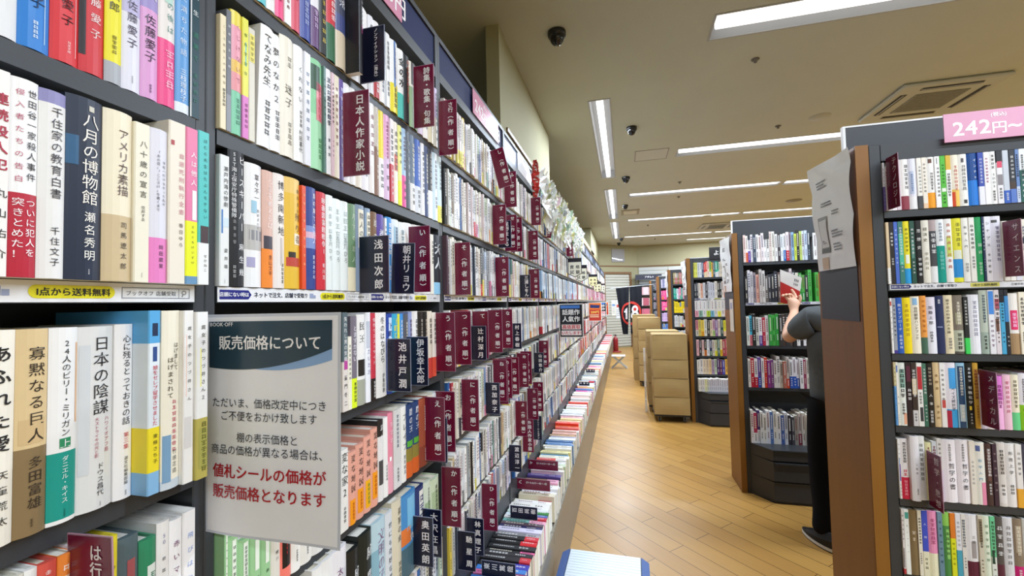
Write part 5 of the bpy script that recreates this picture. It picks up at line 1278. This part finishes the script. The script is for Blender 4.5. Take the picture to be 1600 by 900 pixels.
b = MB(); b.box(BX - .007, BX - .0026, BY + .02, BY + .13, 1.24, 1.50, 'd8d2c4'); b.quad((BX - .0076, BY + .10, 1.42), (BX - .0076, BY + .05, 1.42), (BX - .0076, BY + .05, 1.47), (BX - .0076, BY + .10, 1.47), '8a9cc0')
tag(b.build('small_flyer', M['card']), 'small tan flyer pinned below the notice on second wooden end panel', 'flyer')
def strip(x, y, z, w, label):
    b = MB(); b.quad((0, 0, 0), (w, 0, 0), (w, 0, .019), (0, 0, .019), 'dcdce0')
    for k in range(2):
        a = k * w / 2; e = -.0004
        b.add([(a + .003, e, .003), (a + .055, e, .003), (a + .061, e, .0095), (a + .055, e, .016), (a + .003, e, .016)], [(0, 1, 2, 3, 4)], '2b2f6c')
        b.text('店頭にない時は', (a + .029, e * 2, .0068), XR, ZU, .0072, 'f0f0f6'); b.text('ネットで注文、店舗で受取り', (a + .066, e, .006), XR, ZU, .0092, '444a5c', align='l', bold=True)
        b.quad((a + .22, e, .003), (a + .295, e, .003), (a + .295, e, .016), (a + .22, e, .016), 'd8d26a'); b.text('1点から送料無料', (a + .257, e * 2, .006), XR, ZU, .0088, '444', bold=True); b.text('店舗受取', (a + .34, e, .006), XR, ZU, .008, '555')
    return tag(b.build('shelf_strip', M['card'], mtx=Matrix.Translation((x, y, z))), label, 'shelf strip', 'printed shelf strips on aisle bookcases')
strip(a0 + .004, AY - .0014, 1.519, .765, 'white printed shelf strip under second shelf of nearest aisle bookcase')
strip(b0 + .004, BY - .0014, 1.448, .765, 'white printed shelf strip under red book in the hand')
strip(c0 + .004, CY - .0014, 1.50, .765, 'white printed shelf strip on bookcase beside the cardboard boxes')
b = MB(); b.bbox(0, .36, -.006, .006, 0, .15, .002, '1c1b1f'); b.text('よみもの', (.045, -.0075, .055), XR, ZU, .068, 'f4f4f4', bold=True, align='l')
tag(b.build('category_sign', M['card'], mtx=Matrix.Translation((CX + .262, CY - .0075, 1.99))), 'black category sign with white kana on top of bookcase behind boxes', 'sign')
b = MB(); b.box(c0 + .005, c0 + .4, CY - .012, CY - .008, 1.05 + .24, 1.05 + .24 + .21, 'd6d4d2') if 0 else None
# far wall shelf
t = thing('comic_wall_shelf', 'dark shelf unit with black kana header against the back wall', 'bookcase', (.40, FY1 - .42, 0))
b = MB(); b.box(0, .012, 0, .28, 0, 2.3); b.box(.75, .762, 0, .28, 0, 2.3); b.build('side', M['steel2'], t)
b = MB()
for z in (.3, .65, 1.0, 1.35, 1.7, 2.05): b.box(.0125, .7495, .004, .28, z - .02, z)
b.build('shelf', M['steel2'], t)
b = MB(); b.box(-.02, .80, -.012, -.0005, 2.19, 2.36, '26283a'); b.text('アダルト', (.42, -.014, 2.25), XR, ZU, .075, 'ececf0', bold=True); b.build('header_sign', M['card'], t)
b = MB(); rs = random.Random(9)
for z in (.65, 1.0, 1.35, 1.7):
    for i in range(4): b.box(.03 + i * .18, .2 + i * .18, .01, .02, z + .001, z + .25, rs.choice(['d88a9c', 'c86a80', 'e0a8b4', 'b05a6a', 'e8c8cc']))
tag(b.build('display_magazines', M['print'], mtx=Matrix.Translation((.40, FY1 - .42, 0))), 'pink magazines facing out on the far shelf', 'magazines', None, 'stuff')

# ---------------------------------------------------------------- cardboard boxes
def carton(x0, x1, y0, y1, z0, z1, label, seed, grp):
    rs = random.Random(seed); w, d, h = x1 - x0, y1 - y0, z1 - z0 - .003; b = MB(); n = 6
    def P(u, v, q):
        # slightly bulging, crushed carton
        bl = .012 * math.sin(math.pi * q); px_ = u * w; py_ = v * d; pz = q * h
        px_ += (u - .5) * 2 * bl * math.sin(math.pi * v) ; py_ += (v - .5) * 2 * bl * math.sin(math.pi * u)
        if q == 1: pz -= .007 * math.sin(u * 3.1 + seed) ** 2 * (1 if v in (0, 1) else .2)
        return (px_, py_, pz)
    for fixed in ('y0', 'y1', 'x0', 'x1', 'z0', 'z1'):
        vs = []
        for j in range(n + 1):
            for i in range(n + 1):
                a, c = i / n, j / n
                vs.append(P(*{'y0': (a, 0, c), 'y1': (1 - a, 1, c), 'x0': (0, 1 - a, c), 'x1': (1, a, c), 'z0': (a, 1 - c, 0), 'z1': (a, c, 1)}[fixed]))
        b.add(vs, [(j * (n + 1) + i, j * (n + 1) + i + 1, (j + 1) * (n + 1) + i + 1, (j + 1) * (n + 1) + i) for j in range(n) for i in range(n)], 'fff', 0, False)
    rt = b.build('cardboard_box', M['box'], mtx=Matrix.Translation((x0, y0, z0)))
    tag(rt, label, 'box', grp)
    b = MB(); b.box(.01, w - .01, -.003, d / 2 - .003, h - .0005, h + .002); b.box(.01, w - .01, d / 2 + .003, d + .003, h - .0005, h + .002); b.build('flap', M['box'], rt)
    return rt
def dolly(x, y, w, d, label):
    rt = thing('platform_dolly', label, 'dolly', (x, y, 0), 'dollies under the box stacks')
    b = MB(); b.bbox(0, w, 0, d, .075, .098, .004); b.build('deck', M['black'], rt)
    for cx in (.06, w - .06):
        for cy in (.06, d - .06):
            b = MB(); b.cyl((cx - .011, cy, .025), (cx + .011, cy, .025), .0245, n=14); ca = b.build('caster', M['steel2'], rt)
            b = MB(); b.box(cx - .016, cx - .0125, cy - .014, cy + .014, .02, .0745); b.box(cx + .0125, cx + .016, cy - .014, cy + .014, .02, .0745); b.build('fork', M['chrome'], ca)
    return rt
GB = 'cardboard boxes stacked in the aisle'
dolly(.325, 5.62, .415, .40, 'black dolly under the nearest box stack')
for i, (a, c, dx) in enumerate(((.0985, .314, .004), (.316, .543, 0), (.545, .773, -.002), (.775, 1.083, -.004))):
    carton(.325 + dx, .735 + dx, 5.62, 6.02, a, c, 'plain brown cardboard box, ' + ['lowest', 'second', 'third', 'topmost'][i] + ' of nearest stack on the dolly', i + 1, GB)
dolly(.285, 6.10, .42, .42, 'black dolly hidden behind the nearest box stack')
for i, (a, c) in enumerate(((.0985, .4), (.402, .74), (.742, 1.09))): carton(.285, .70, 6.10, 6.52, a, c, 'brown cardboard box, ' + ['bottom', 'middle', 'top'][i] + ' of stack right behind the nearest stack', 10 + i, GB)
b = MB(); 
for i in range(5): b.box(.235, .262, 6.12 + i * .02, 6.15 + i * .02, .001 + i * .17, .17 + i * .17, ['e8e4dc', 'd8d0c4', 'efece6', 'cfc4b4', 'e4e0d8'][i])
tag(b.build('paper_wad', M['paint']), 'white crumpled papers tucked along the left side of second box stack', 'papers')
dolly(.225, 7.9, .39, .38, 'black dolly under the box stack near the curtain')
for i, (a, c) in enumerate(((.0985, .38), (.382, .61), (.612, .81), (.812, 1.012), (1.014, 1.205))): carton(.225, .60, 7.9, 8.28, a, c, 'brown cardboard box, ' + ordw(i + 1) + ' from floor in stack before the black curtain', 20 + i, GB)
for i, (a, c) in enumerate(((0.001, .42), (.422, .83), (.832, 1.24))): carton(.15, .56, 8.5, 8.9, a, c, 'brown cardboard box, ' + ['lowest', 'middle', 'top'][i] + ' of the farthest stack by the curtain', 30 + i, GB)

# ---------------------------------------------------------------- black curtain with the age mark
t = thing('shop_curtain', 'black split curtain with red ring and white 18 across the aisle end', 'curtain', (0, 0, 0))
def cl_panel(TL, TR, BR, BL, side):
    b = MB(); nx, nz = 14, 12
    def P(u, v):
        top = TL.lerp(TR, u); bot = BL.lerp(BR, u); p = top.lerp(bot, v); return p + Vector((0, .03 * math.sin(u * 13 + side) * (.3 + v), 0))
    b.add([tuple(P(i / nx, j / nz)) for j in range(nz + 1) for i in range(nx + 1)], [((j + 1) * (nx + 1) + i, (j + 1) * (nx + 1) + i + 1, j * (nx + 1) + i + 1, j * (nx + 1) + i) for j in range(nz) for i in range(nx)], '24262b', 0, True)
    return b, P
TLp, TRp, BRp, BLp = Vector((-.19, 11.0, 1.825)), Vector((.135, 11.0, 1.855)), Vector((.075, 10.98, .69)), Vector((-.05, 10.98, .69))
T2, B2_, B1_ = Vector((.44, 11.0, 1.885)), Vector((.40, 10.98, .70)), Vector((.14, 10.96, .70))
pl, PL = cl_panel(TLp, TRp, BRp, BLp, 0); pr, PR = cl_panel(TRp + Vector((.006, 0, 0)), T2, B2_, B1_, 2)
def on(P, uv): return tuple(P(*uv) + Vector((0, -.012, 0)))
def ring(b, P, cu, cv, ru, rv, th, a0_, a1_, col, dy=0):
    n = 26; vs = []
    for i in range(n + 1):
        a = a0_ + (a1_ - a0_) * i / n
        for r in (1 - th, 1): vs.append(tuple(P(cu + ru * r * math.cos(a), cv - rv * r * math.sin(a)) + Vector((0, -.012 - dy, 0))))
    b.add(vs, [(2 * i, 2 * i + 2, 2 * i + 3, 2 * i + 1) for i in range(n)], col)
pi = math.pi
ring(pl, PL, 1.0, .56, .80, .235, .2, pi / 2, 3 * pi / 2, 'c8443c')
ring(pr, PR, .0, .56, .95, .25, .2, -pi / 2, pi / 2, 'c8443c')
for q in (((.52, .50), (.62, .50), (.62, .47), (.86, .43), (.86, .68), (.64, .68), (.64, .53), (.52, .54)),):
    pl.add([on(PL, uv) for uv in q], [tuple(reversed(range(len(q))))], 'efefed')
ring(pr, PR, .40, .485, .27, .082, .55, 0, 2 * pi, 'efefed', .001); ring(pr, PR, .40, .61, .34, .098, .55, 0, 2 * pi, 'efefed', .002)
ring(pr, PR, .40, .485, .12, .037, .99, 0, 2 * pi, 'c8443c', .003); ring(pr, PR, .40, .61, .14, .042, .99, 0, 2 * pi, '24262b', .003)
pl.build('curtain_panel', M['cloth'], t); pr.build('curtain_panel', M['cloth'], t)
b = MB(); b.cyl((-.33, 11.0, 1.83), (.70, 11.0, 1.90), .008, n=10); b.build('rod', M['chrome'], t)
for i, (x, z, w, h, c) in enumerate(((-.40, 1.05, .14, .5, 'e8e8dc'), (-.30, .95, .13, .6, 'dfe4ea'), (-.24, 1.2, .16, .32, 'e8ece0'))):
    p = A0 + AD * (.55 + i * .17); b = MB(); s0 = .55 + i * .17
    slant(b, s0, s0 + .15, .022, .026, z, z + h, c); slant(b, s0 + .02, s0 + .13, .026, .0275, z + h * .6, z + h * .75, ['7a9cc8', 'c8504a', '8ab4d8'][i])
    for q in range(4): slant(b, s0 + .02, s0 + .12, .026, .0275, z + h * (.15 + q * .1), z + h * (.18 + q * .1), '8a8a8c')
    tag(b.build('wall_flyer', M['card']), 'pale printed flyer taped on the far shutter, ' + ordw(i + 1) + ' of three', 'flyer', 'flyers on the far shutter')

# ---------------------------------------------------------------- small things on the floor
t = thing('step_stool', 'silver topped step stool with blue plastic ends beside the ledge', 'step stool', (-.296, 1.838, 0))
t.rotation_euler = (0, 0, math.radians(-1))
w, d, zt = .332, .30, .30
b = MB(); b.bbox(0, w, 0, d, zt - .02, zt, .004)
for k in range(14): b.box(.004, w - .004, .012 + k * .0205, .022 + k * .0205, zt, zt + .0005)
b.build('step_top', M['chrome'], t)
for sx in (-1, 1):
    x = -.0005 if sx < 0 else w + .0005; b = MB()
    prof = [(0, zt - .05), (.0, zt), (d * .5, zt + .002), (d, zt), (d + .012, zt - .04), (d * .93, zt - .075), (d * .86, zt - .085), (d * .78, zt - .06), (d * .5, zt - .055), (.05, zt - .085)]
    x1 = x + sx * .034
    vs = [(x, y, z) for y, z in prof] + [(x1, y + (d / 2 - y) * .12, z - .012) for y, z in prof]; n = len(prof); fs = [(i, (i + 1) % n, n + (i + 1) % n, n + i) for i in range(n)] + [tuple(reversed(range(n))), tuple(range(n, 2 * n))]
    b.add(vs, fs if sx > 0 else [tuple(reversed(f)) for f in fs]); b.build('end_cap', M['bluep'], t)
for sx in (.01, w - .01):
    for sy, oy in ((.03, -.05), (d - .03, .05)):
        b = MB(); b.cyl((sx, sy, zt - .02), (sx + (.02 if sx > .1 else -.02), sy + oy, .0), .0125, n=10); b.build('leg', M['chrome'], t)
b = MB(); b.box(.0, w, .05, d - .05, .12, .135); b.build('lower_step', M['chrome'], t)
t = thing('folding_stool', 'small silver folding stool near the far end of the aisle', 'stool', (-.31, 9.9, 0))
b = MB(); b.bbox(0, .3, 0, .25, .27, .29, .004); b.build('seat', M['white'], t)
for (xa, xb) in ((.02, .28), (.28, .02)):
    for yy in (.02, .23):
        b = MB(); b.cyl((xa, yy, .27), (xb + (.06 if xb > .1 else -.02), yy, .0), .011, n=8); b.build('leg', M['chrome'], t)
t = thing('fire_extinguisher', 'red fire extinguisher on round red stand at the aisle end', 'fire extinguisher', (-.28, 13.2, 0))
b = MB(); b.lathe([(.0, .035), (.07, .035), (.075, .05), (.075, .36), (.06, .42), (.025, .45), (.022, .48), (0, .48)], 0, 0, 20); b.build('cylinder', M['red'], t)
b = MB(); b.lathe([(0, .0), (.16, .0), (.16, .02), (.1, .034), (0, .034)], 0, 0, 24); b.build('stand', M['red'], t)
b = MB(); b.box(-.05, .05, -.012, .012, .482, .5); b.box(-.06, .03, -.01, .01, .51, .522); b.box(-.012, .012, -.01, .01, .5, .51); b.build('handle', M['black'], t)
b = MB(); b.bbox(0, .05, 0, .3, 0, .135, .004)
tag(b.build('metal_bracket', M['steel'], mtx=Matrix.Translation((AX - .052, AY + .34, 0))), 'grey metal foot bracket beside the nearest wooden end panel', 'bracket') if 0 else None
# ---------------------------------------------------------------- the person
def skin_mesh(name, chain, m, parent=None, sub=2, root=0):
    # chain: list of (x, y, z, radius, parent index)
    me = bpy.data.meshes.new(name); vs = [c[:3] for c in chain]; es = [(c[4], i) for i, c in enumerate(chain) if c[4] is not None]
    me.from_pydata(vs, es, []); me.update(); o = bpy.data.objects.new(name, me); COL.objects.link(o)
    sk = o.modifiers.new('skin', 'SKIN'); sk.use_smooth_shade = True
    for i, c in enumerate(chain):
        r = c[3] if isinstance(c[3], tuple) else (c[3], c[3]); me.skin_vertices[0].data[i].radius = r; me.skin_vertices[0].data[i].use_root = (i == root)
    sb = o.modifiers.new('subdivision', 'SUBSURF'); sb.levels = sub; sb.render_levels = sub
    dg = bpy.context.evaluated_depsgraph_get(); dg.update()
    m2 = bpy.data.meshes.new_from_object(o.evaluated_get(dg)); o.modifiers.clear(); o.data = m2; bpy.data.meshes.remove(me); m2.name = name
    m2.materials.clear(); m2.materials.append(m); m2.polygons.foreach_set('use_smooth', [True] * len(m2.polygons))
    if parent: o.parent = parent
    return o
EL = at_y(1231, 529, 3.20); WR = at_y(1241, 488, 3.44); PM = at_y(1239, 472, 3.475); SHL = Vector((1.135, 3.07, 1.365))
V = lambda p: (p.x, p.y, p.z)
mid = EL.lerp(WR, .35)
body = [(1.265, 3.09, .93, (.10, .08), None), (1.262, 3.085, 1.10, (.11, .085), 0), (1.262, 3.085, 1.27, (.12, .085), 1), (1.275, 3.085, 1.39, (.075, .06), 2),
        (1.288, 3.095, 1.46, .052, 3), (1.298, 3.115, 1.51, .055, 4), (1.305, 3.135, 1.575, (.076, .09), 5), (1.31, 3.135, 1.64, (.078, .092), 6), (1.31, 3.13, 1.69, (.055, .065), 7),
        V(SHL) + (.05, 3), V(SHL.lerp(EL, .5)) + (.046, 9), V(EL) + (.041, 10), V(mid) + (.043, 11), V(EL.lerp(WR, .75)) + (.034, 12), V(WR) + (.0275, 13),
        (1.415, 3.09, 1.37, .062, 3), (1.475, 3.07, 1.22, .05, 15), (1.50, 3.09, 1.09, .042, 16), (1.48, 3.18, .98, .04, 17), (1.45, 3.28, .90, .029, 18), (1.44, 3.33, .86, (.04, .02), 19),
        (1.185, 3.08, .82, .066, 0), (1.165, 3.09, .66, .072, 21), (1.155, 3.10, .48, .058, 22), (1.15, 3.07, .30, .055, 23), (1.145, 3.03, .10, .037, 24), (1.135, 3.04, .05, .026, 25), (1.110, 3.12, .03, .02, 26),
        (1.345, 3.08, .82, .066, 0), (1.36, 3.09, .66, .078, 28), (1.37, 3.10, .48, .058, 29), (1.375, 3.07, .30, .055, 30), (1.38, 3.03, .10, .037, 31), (1.385, 3.04, .05, .026, 32), (1.395, 3.12, .03, .02, 33)]
# the raised hand: palm, four bent fingers of unequal length, and a thumb from the side of the palm
i0 = len(body); body.append(V(PM) + ((.037, .02), 14))
right = Vector((.95, -.1, 0)).normalized(); upv = (PM - WR).normalized(); fwd = right.cross(upv)
def hp(a, b_, c): return tuple(PM + right * a + upv * b_ + fwd * c)
for k, (off, ln) in enumerate(((-.030, .052), (-.011, .062), (.010, .066), (.028, .060))):
    q = len(body)
    if k == 3:      # the forefinger lies along the cover
        pts = [hp(.024, .034, -.004), hp(.018, .062, -.004), hp(.008, .085, .0), hp(-.002, .102, .004)]
    else:           # the others curl round the lower edge
        pts = [hp(off, .032, -.008), hp(off - .012, .032 + ln * .45, -.006), hp(off - .028, .026 + ln * .5, .008), hp(off - .036, .018 + ln * .4, .02)]
    for j, p in enumerate(pts): body.append(p + ([.0115, .0105, .0095, .0085][j], i0 if j == 0 else q + j - 1))
q = len(body)
for j, p in enumerate((hp(.038, .0, .006), hp(.046, .024, .014), hp(.040, .046, .02))): body.append(p + ([.013, .0115, .0095][j], i0 if j == 0 else q + j - 1))
person = skin_mesh('person', body, M['skin'], root=0)
tag(person, 'person in grey T-shirt and black trousers reaching up to a red and white book', 'person')
TS = [(1.268, 3.09, .76, (.168, .14), None), (1.264, 3.085, .92, (.165, .135), 0), (1.260, 3.085, 1.12, (.158, .13), 1), (1.260, 3.085, 1.29, (.18, .13), 2), (1.275, 3.085, 1.385, (.135, .10), 3), (1.285, 3.09, 1.43, .07, 4),
      V(SHL) + (.088, 4), V(SHL.lerp(EL, .4)) + (.088, 6), V(SHL.lerp(EL, .84)) + (.062, 7), (1.42, 3.09, 1.365, .076, 4), (1.472, 3.07, 1.23, .07, 9), (1.49, 3.08, 1.15, .062, 10)]
skin_mesh('shirt', TS, M['shirt'], person)
TR = [(1.265, 3.09, .92, (.135, .11), None), (1.18, 3.08, .80, .102, 0), (1.165, 3.09, .62, .088, 1), (1.155, 3.09, .40, .074, 2), (1.15, 3.05, .20, .07, 3), (1.142, 3.045, .045, .078, 4),
      (1.35, 3.08, .80, .102, 0), (1.365, 3.09, .62, .088, 6), (1.372, 3.09, .40, .074, 7), (1.378, 3.05, .20, .07, 8), (1.38, 3.03, .085, .072, 9)]
skin_mesh('trousers', TR, M['trousers'], person)
def shoe(hx, hy, tx, ty):
    h = Vector((hx, hy, 0)); tv = Vector((tx, ty, 0)); d = (tv - h).normalized(); s = Vector((d.y, -d.x, 0)); L_ = (tv - h).length; b = MB()
    def ringp(z, k, gr=0):
        P = []
        for i in range(20):
            a = 2 * pi * i / 20; fx = (1 - math.cos(a)) / 2; wd = (.040 + .010 * math.sin(fx * pi * .9)) * math.sin(a) * k
            P.append(tuple(h + d * (L_ * (.5 + (fx - .5) * k)) + s * wd + Vector((0, 0, z * (1 if not gr else (1.35 - .85 * fx))))))
        return P
    lv = [(0, .98, 0, '1a1a1c'), (.006, 1.0, 0, '1a1a1c'), (.0062, 1.01, 0, 'dcdcd8'), (.024, 1.0, 0, 'dcdcd8'), (.0242, .97, 0, '1b1c20'), (.05, .95, 1, '1b1c20'), (.075, .72, 1, '1b1c20'), (.085, .42, 1, '1b1c20')]
    vs = []; 
    for z, k, g, c in lv: vs += ringp(z, k, g)
    for j in range(len(lv) - 1): b.add(vs, [(j * 20 + i, j * 20 + (i + 1) % 20, (j + 1) * 20 + (i + 1) % 20, (j + 1) * 20 + i) for i in range(20)], lv[j + 1][3], 0, True)
    b.add(vs, [tuple(range((len(lv) - 1) * 20, len(lv) * 20))], '1b1c20'); b.add(vs, [tuple(reversed(range(20)))], '1a1a1c')
    return b.build('shoe', M['paint'], person)
shoe(1.155, 2.93, 1.075, 3.20); shoe(1.375, 2.93, 1.41, 3.20)
HR = [(1.31, 3.112, 1.60, (.078, .075), None), (1.312, 3.118, 1.66, (.084, .088), 0), (1.312, 3.12, 1.70, (.064, .07), 1), (1.308, 3.09, 1.55, (.06, .05), 0)]
skin_mesh('hair', HR, M['hair'], person)
b = MB()
for sx in (-.028, .028):
    b.lathe([(0, 0), (.009, .002), (.012, .006), (.009, .010), (0, .012)], 1.31 + sx, 3.222, 10, 'f0f0ee')
    for v in range(len(b.v) - 50, len(b.v)): b.v[v] = (b.v[v][0], b.v[v][1], b.v[v][2] + 1.605)
b.build('eyes', M['paint'], person)
for sx in (-1, 1):
    b = MB(); c = Vector((1.31 + sx * .084, 3.125, 1.60)); b.lathe([(0, -.03), (.008, -.026), (.013, -.01), (.014, .012), (.009, .026), (0, .03)], 0, 0, 10)
    for v in range(len(b.v)): b.v[v] = tuple(c + Vector((b.v[v][0] * .6, b.v[v][1] * 1.2, b.v[v][2])))
    b.build('ear', M['skin'], person)
b = MB(); b.add([(1.31, 3.222, 1.61), (1.296, 3.222, 1.57), (1.324, 3.222, 1.57), (1.31, 3.248, 1.574)], [(0, 1, 3), (0, 3, 2), (1, 2, 3)], 'd9a98c', 0, True); b.build('nose', M['skin'], person)
b = MB(); b.box(1.288, 1.332, 3.214, 3.222, 1.538, 1.546, 'a85a54'); b.build('mouth', M['paint'], person)
# the book in the hand, drawn halfway out of the row and tipped
yb_ = BY - .06
A_, B_, Cc, D_ = at_y(1219, 421, yb_ - .10), at_y(1253, 434, yb_ - .13), at_y(1247, 478, yb_ - .13), at_y(1219.5, 473, yb_ - .10)
nrm = (B_ - A_).cross(D_ - A_).normalized(); nrm = nrm if nrm.y > 0 else -nrm
th = nrm * .016; b = MB()
def lerp2(u, v): return A_.lerp(B_, u).lerp(D_.lerp(Cc, u), v)
def q4(u0, u1, v0, v1, off, col):
    o = -nrm * off; b.quad(tuple(lerp2(u0, v1) + o), tuple(lerp2(u1, v1) + o), tuple(lerp2(u1, v0) + o), tuple(lerp2(u0, v0) + o), col)
b.add([tuple(p + o_) for o_ in (Vector(), th) for p in (A_, B_, Cc, D_)], [(3, 2, 1, 0), (4, 5, 6, 7), (0, 1, 5, 4), (1, 2, 6, 5), (2, 3, 7, 6), (3, 0, 4, 7)], 'eae6e0')
sp = .0008
b.add([tuple(lerp2(*uv) - nrm * sp) for uv in ((0, .36), (0, 1), (1, 1), (1, .48))], [(0, 1, 2, 3)], 'b8302c')
for (u0, u1, v0, v1) in ((.68, .9, .12, .2), (.66, .88, .27, .33)):
    for k in range(6):
        if k % 2 == 0: q4(u0 + (u1 - u0) * k / 6, u0 + (u1 - u0) * (k + 1) / 6, v0, v1, sp, '4a4a4e')
tag(b.build('book', M['print']), 'white and red book being pulled out by the raised hand', 'book')

# ---------------------------------------------------------------- world, camera, view
w = bpy.data.worlds.new('shop_world'); S.world = w; w.use_nodes = True
w.node_tree.nodes['Background'].inputs[0].default_value = (.9, .92, 1, 1); w.node_tree.nodes['Background'].inputs[1].default_value = .05
cam = bpy.data.cameras.new('camera'); co = bpy.data.objects.new('camera', cam); COL.objects.link(co)
r_ = Matrix(RW)
co.matrix_world = Matrix.Translation((0, 0, CZ)) @ Matrix((
    (r_[0][0], -r_[0][1], -r_[0][2], 0), (r_[1][0], -r_[1][1], -r_[1][2], 0), (r_[2][0], -r_[2][1], -r_[2][2], 0), (0, 0, 0, 1)))
cam.sensor_width = 36; cam.lens = 36 * F / 1600; cam.clip_start = .02
S.camera = co
bpy.data.objects.remove(_to); bpy.data.curves.remove(_tc)
for n in list(FRAME): pass
S.view_settings.view_transform = 'Standard'; S.view_settings.look = 'None'; S.view_settings.gamma = 1; S.view_settings.use_curve_mapping = False
S.view_settings.exposure = EXPOSURE
S.cycles.use_denoising = True; S.cycles.max_bounces = 8; S.cycles.diffuse_bounces = 5
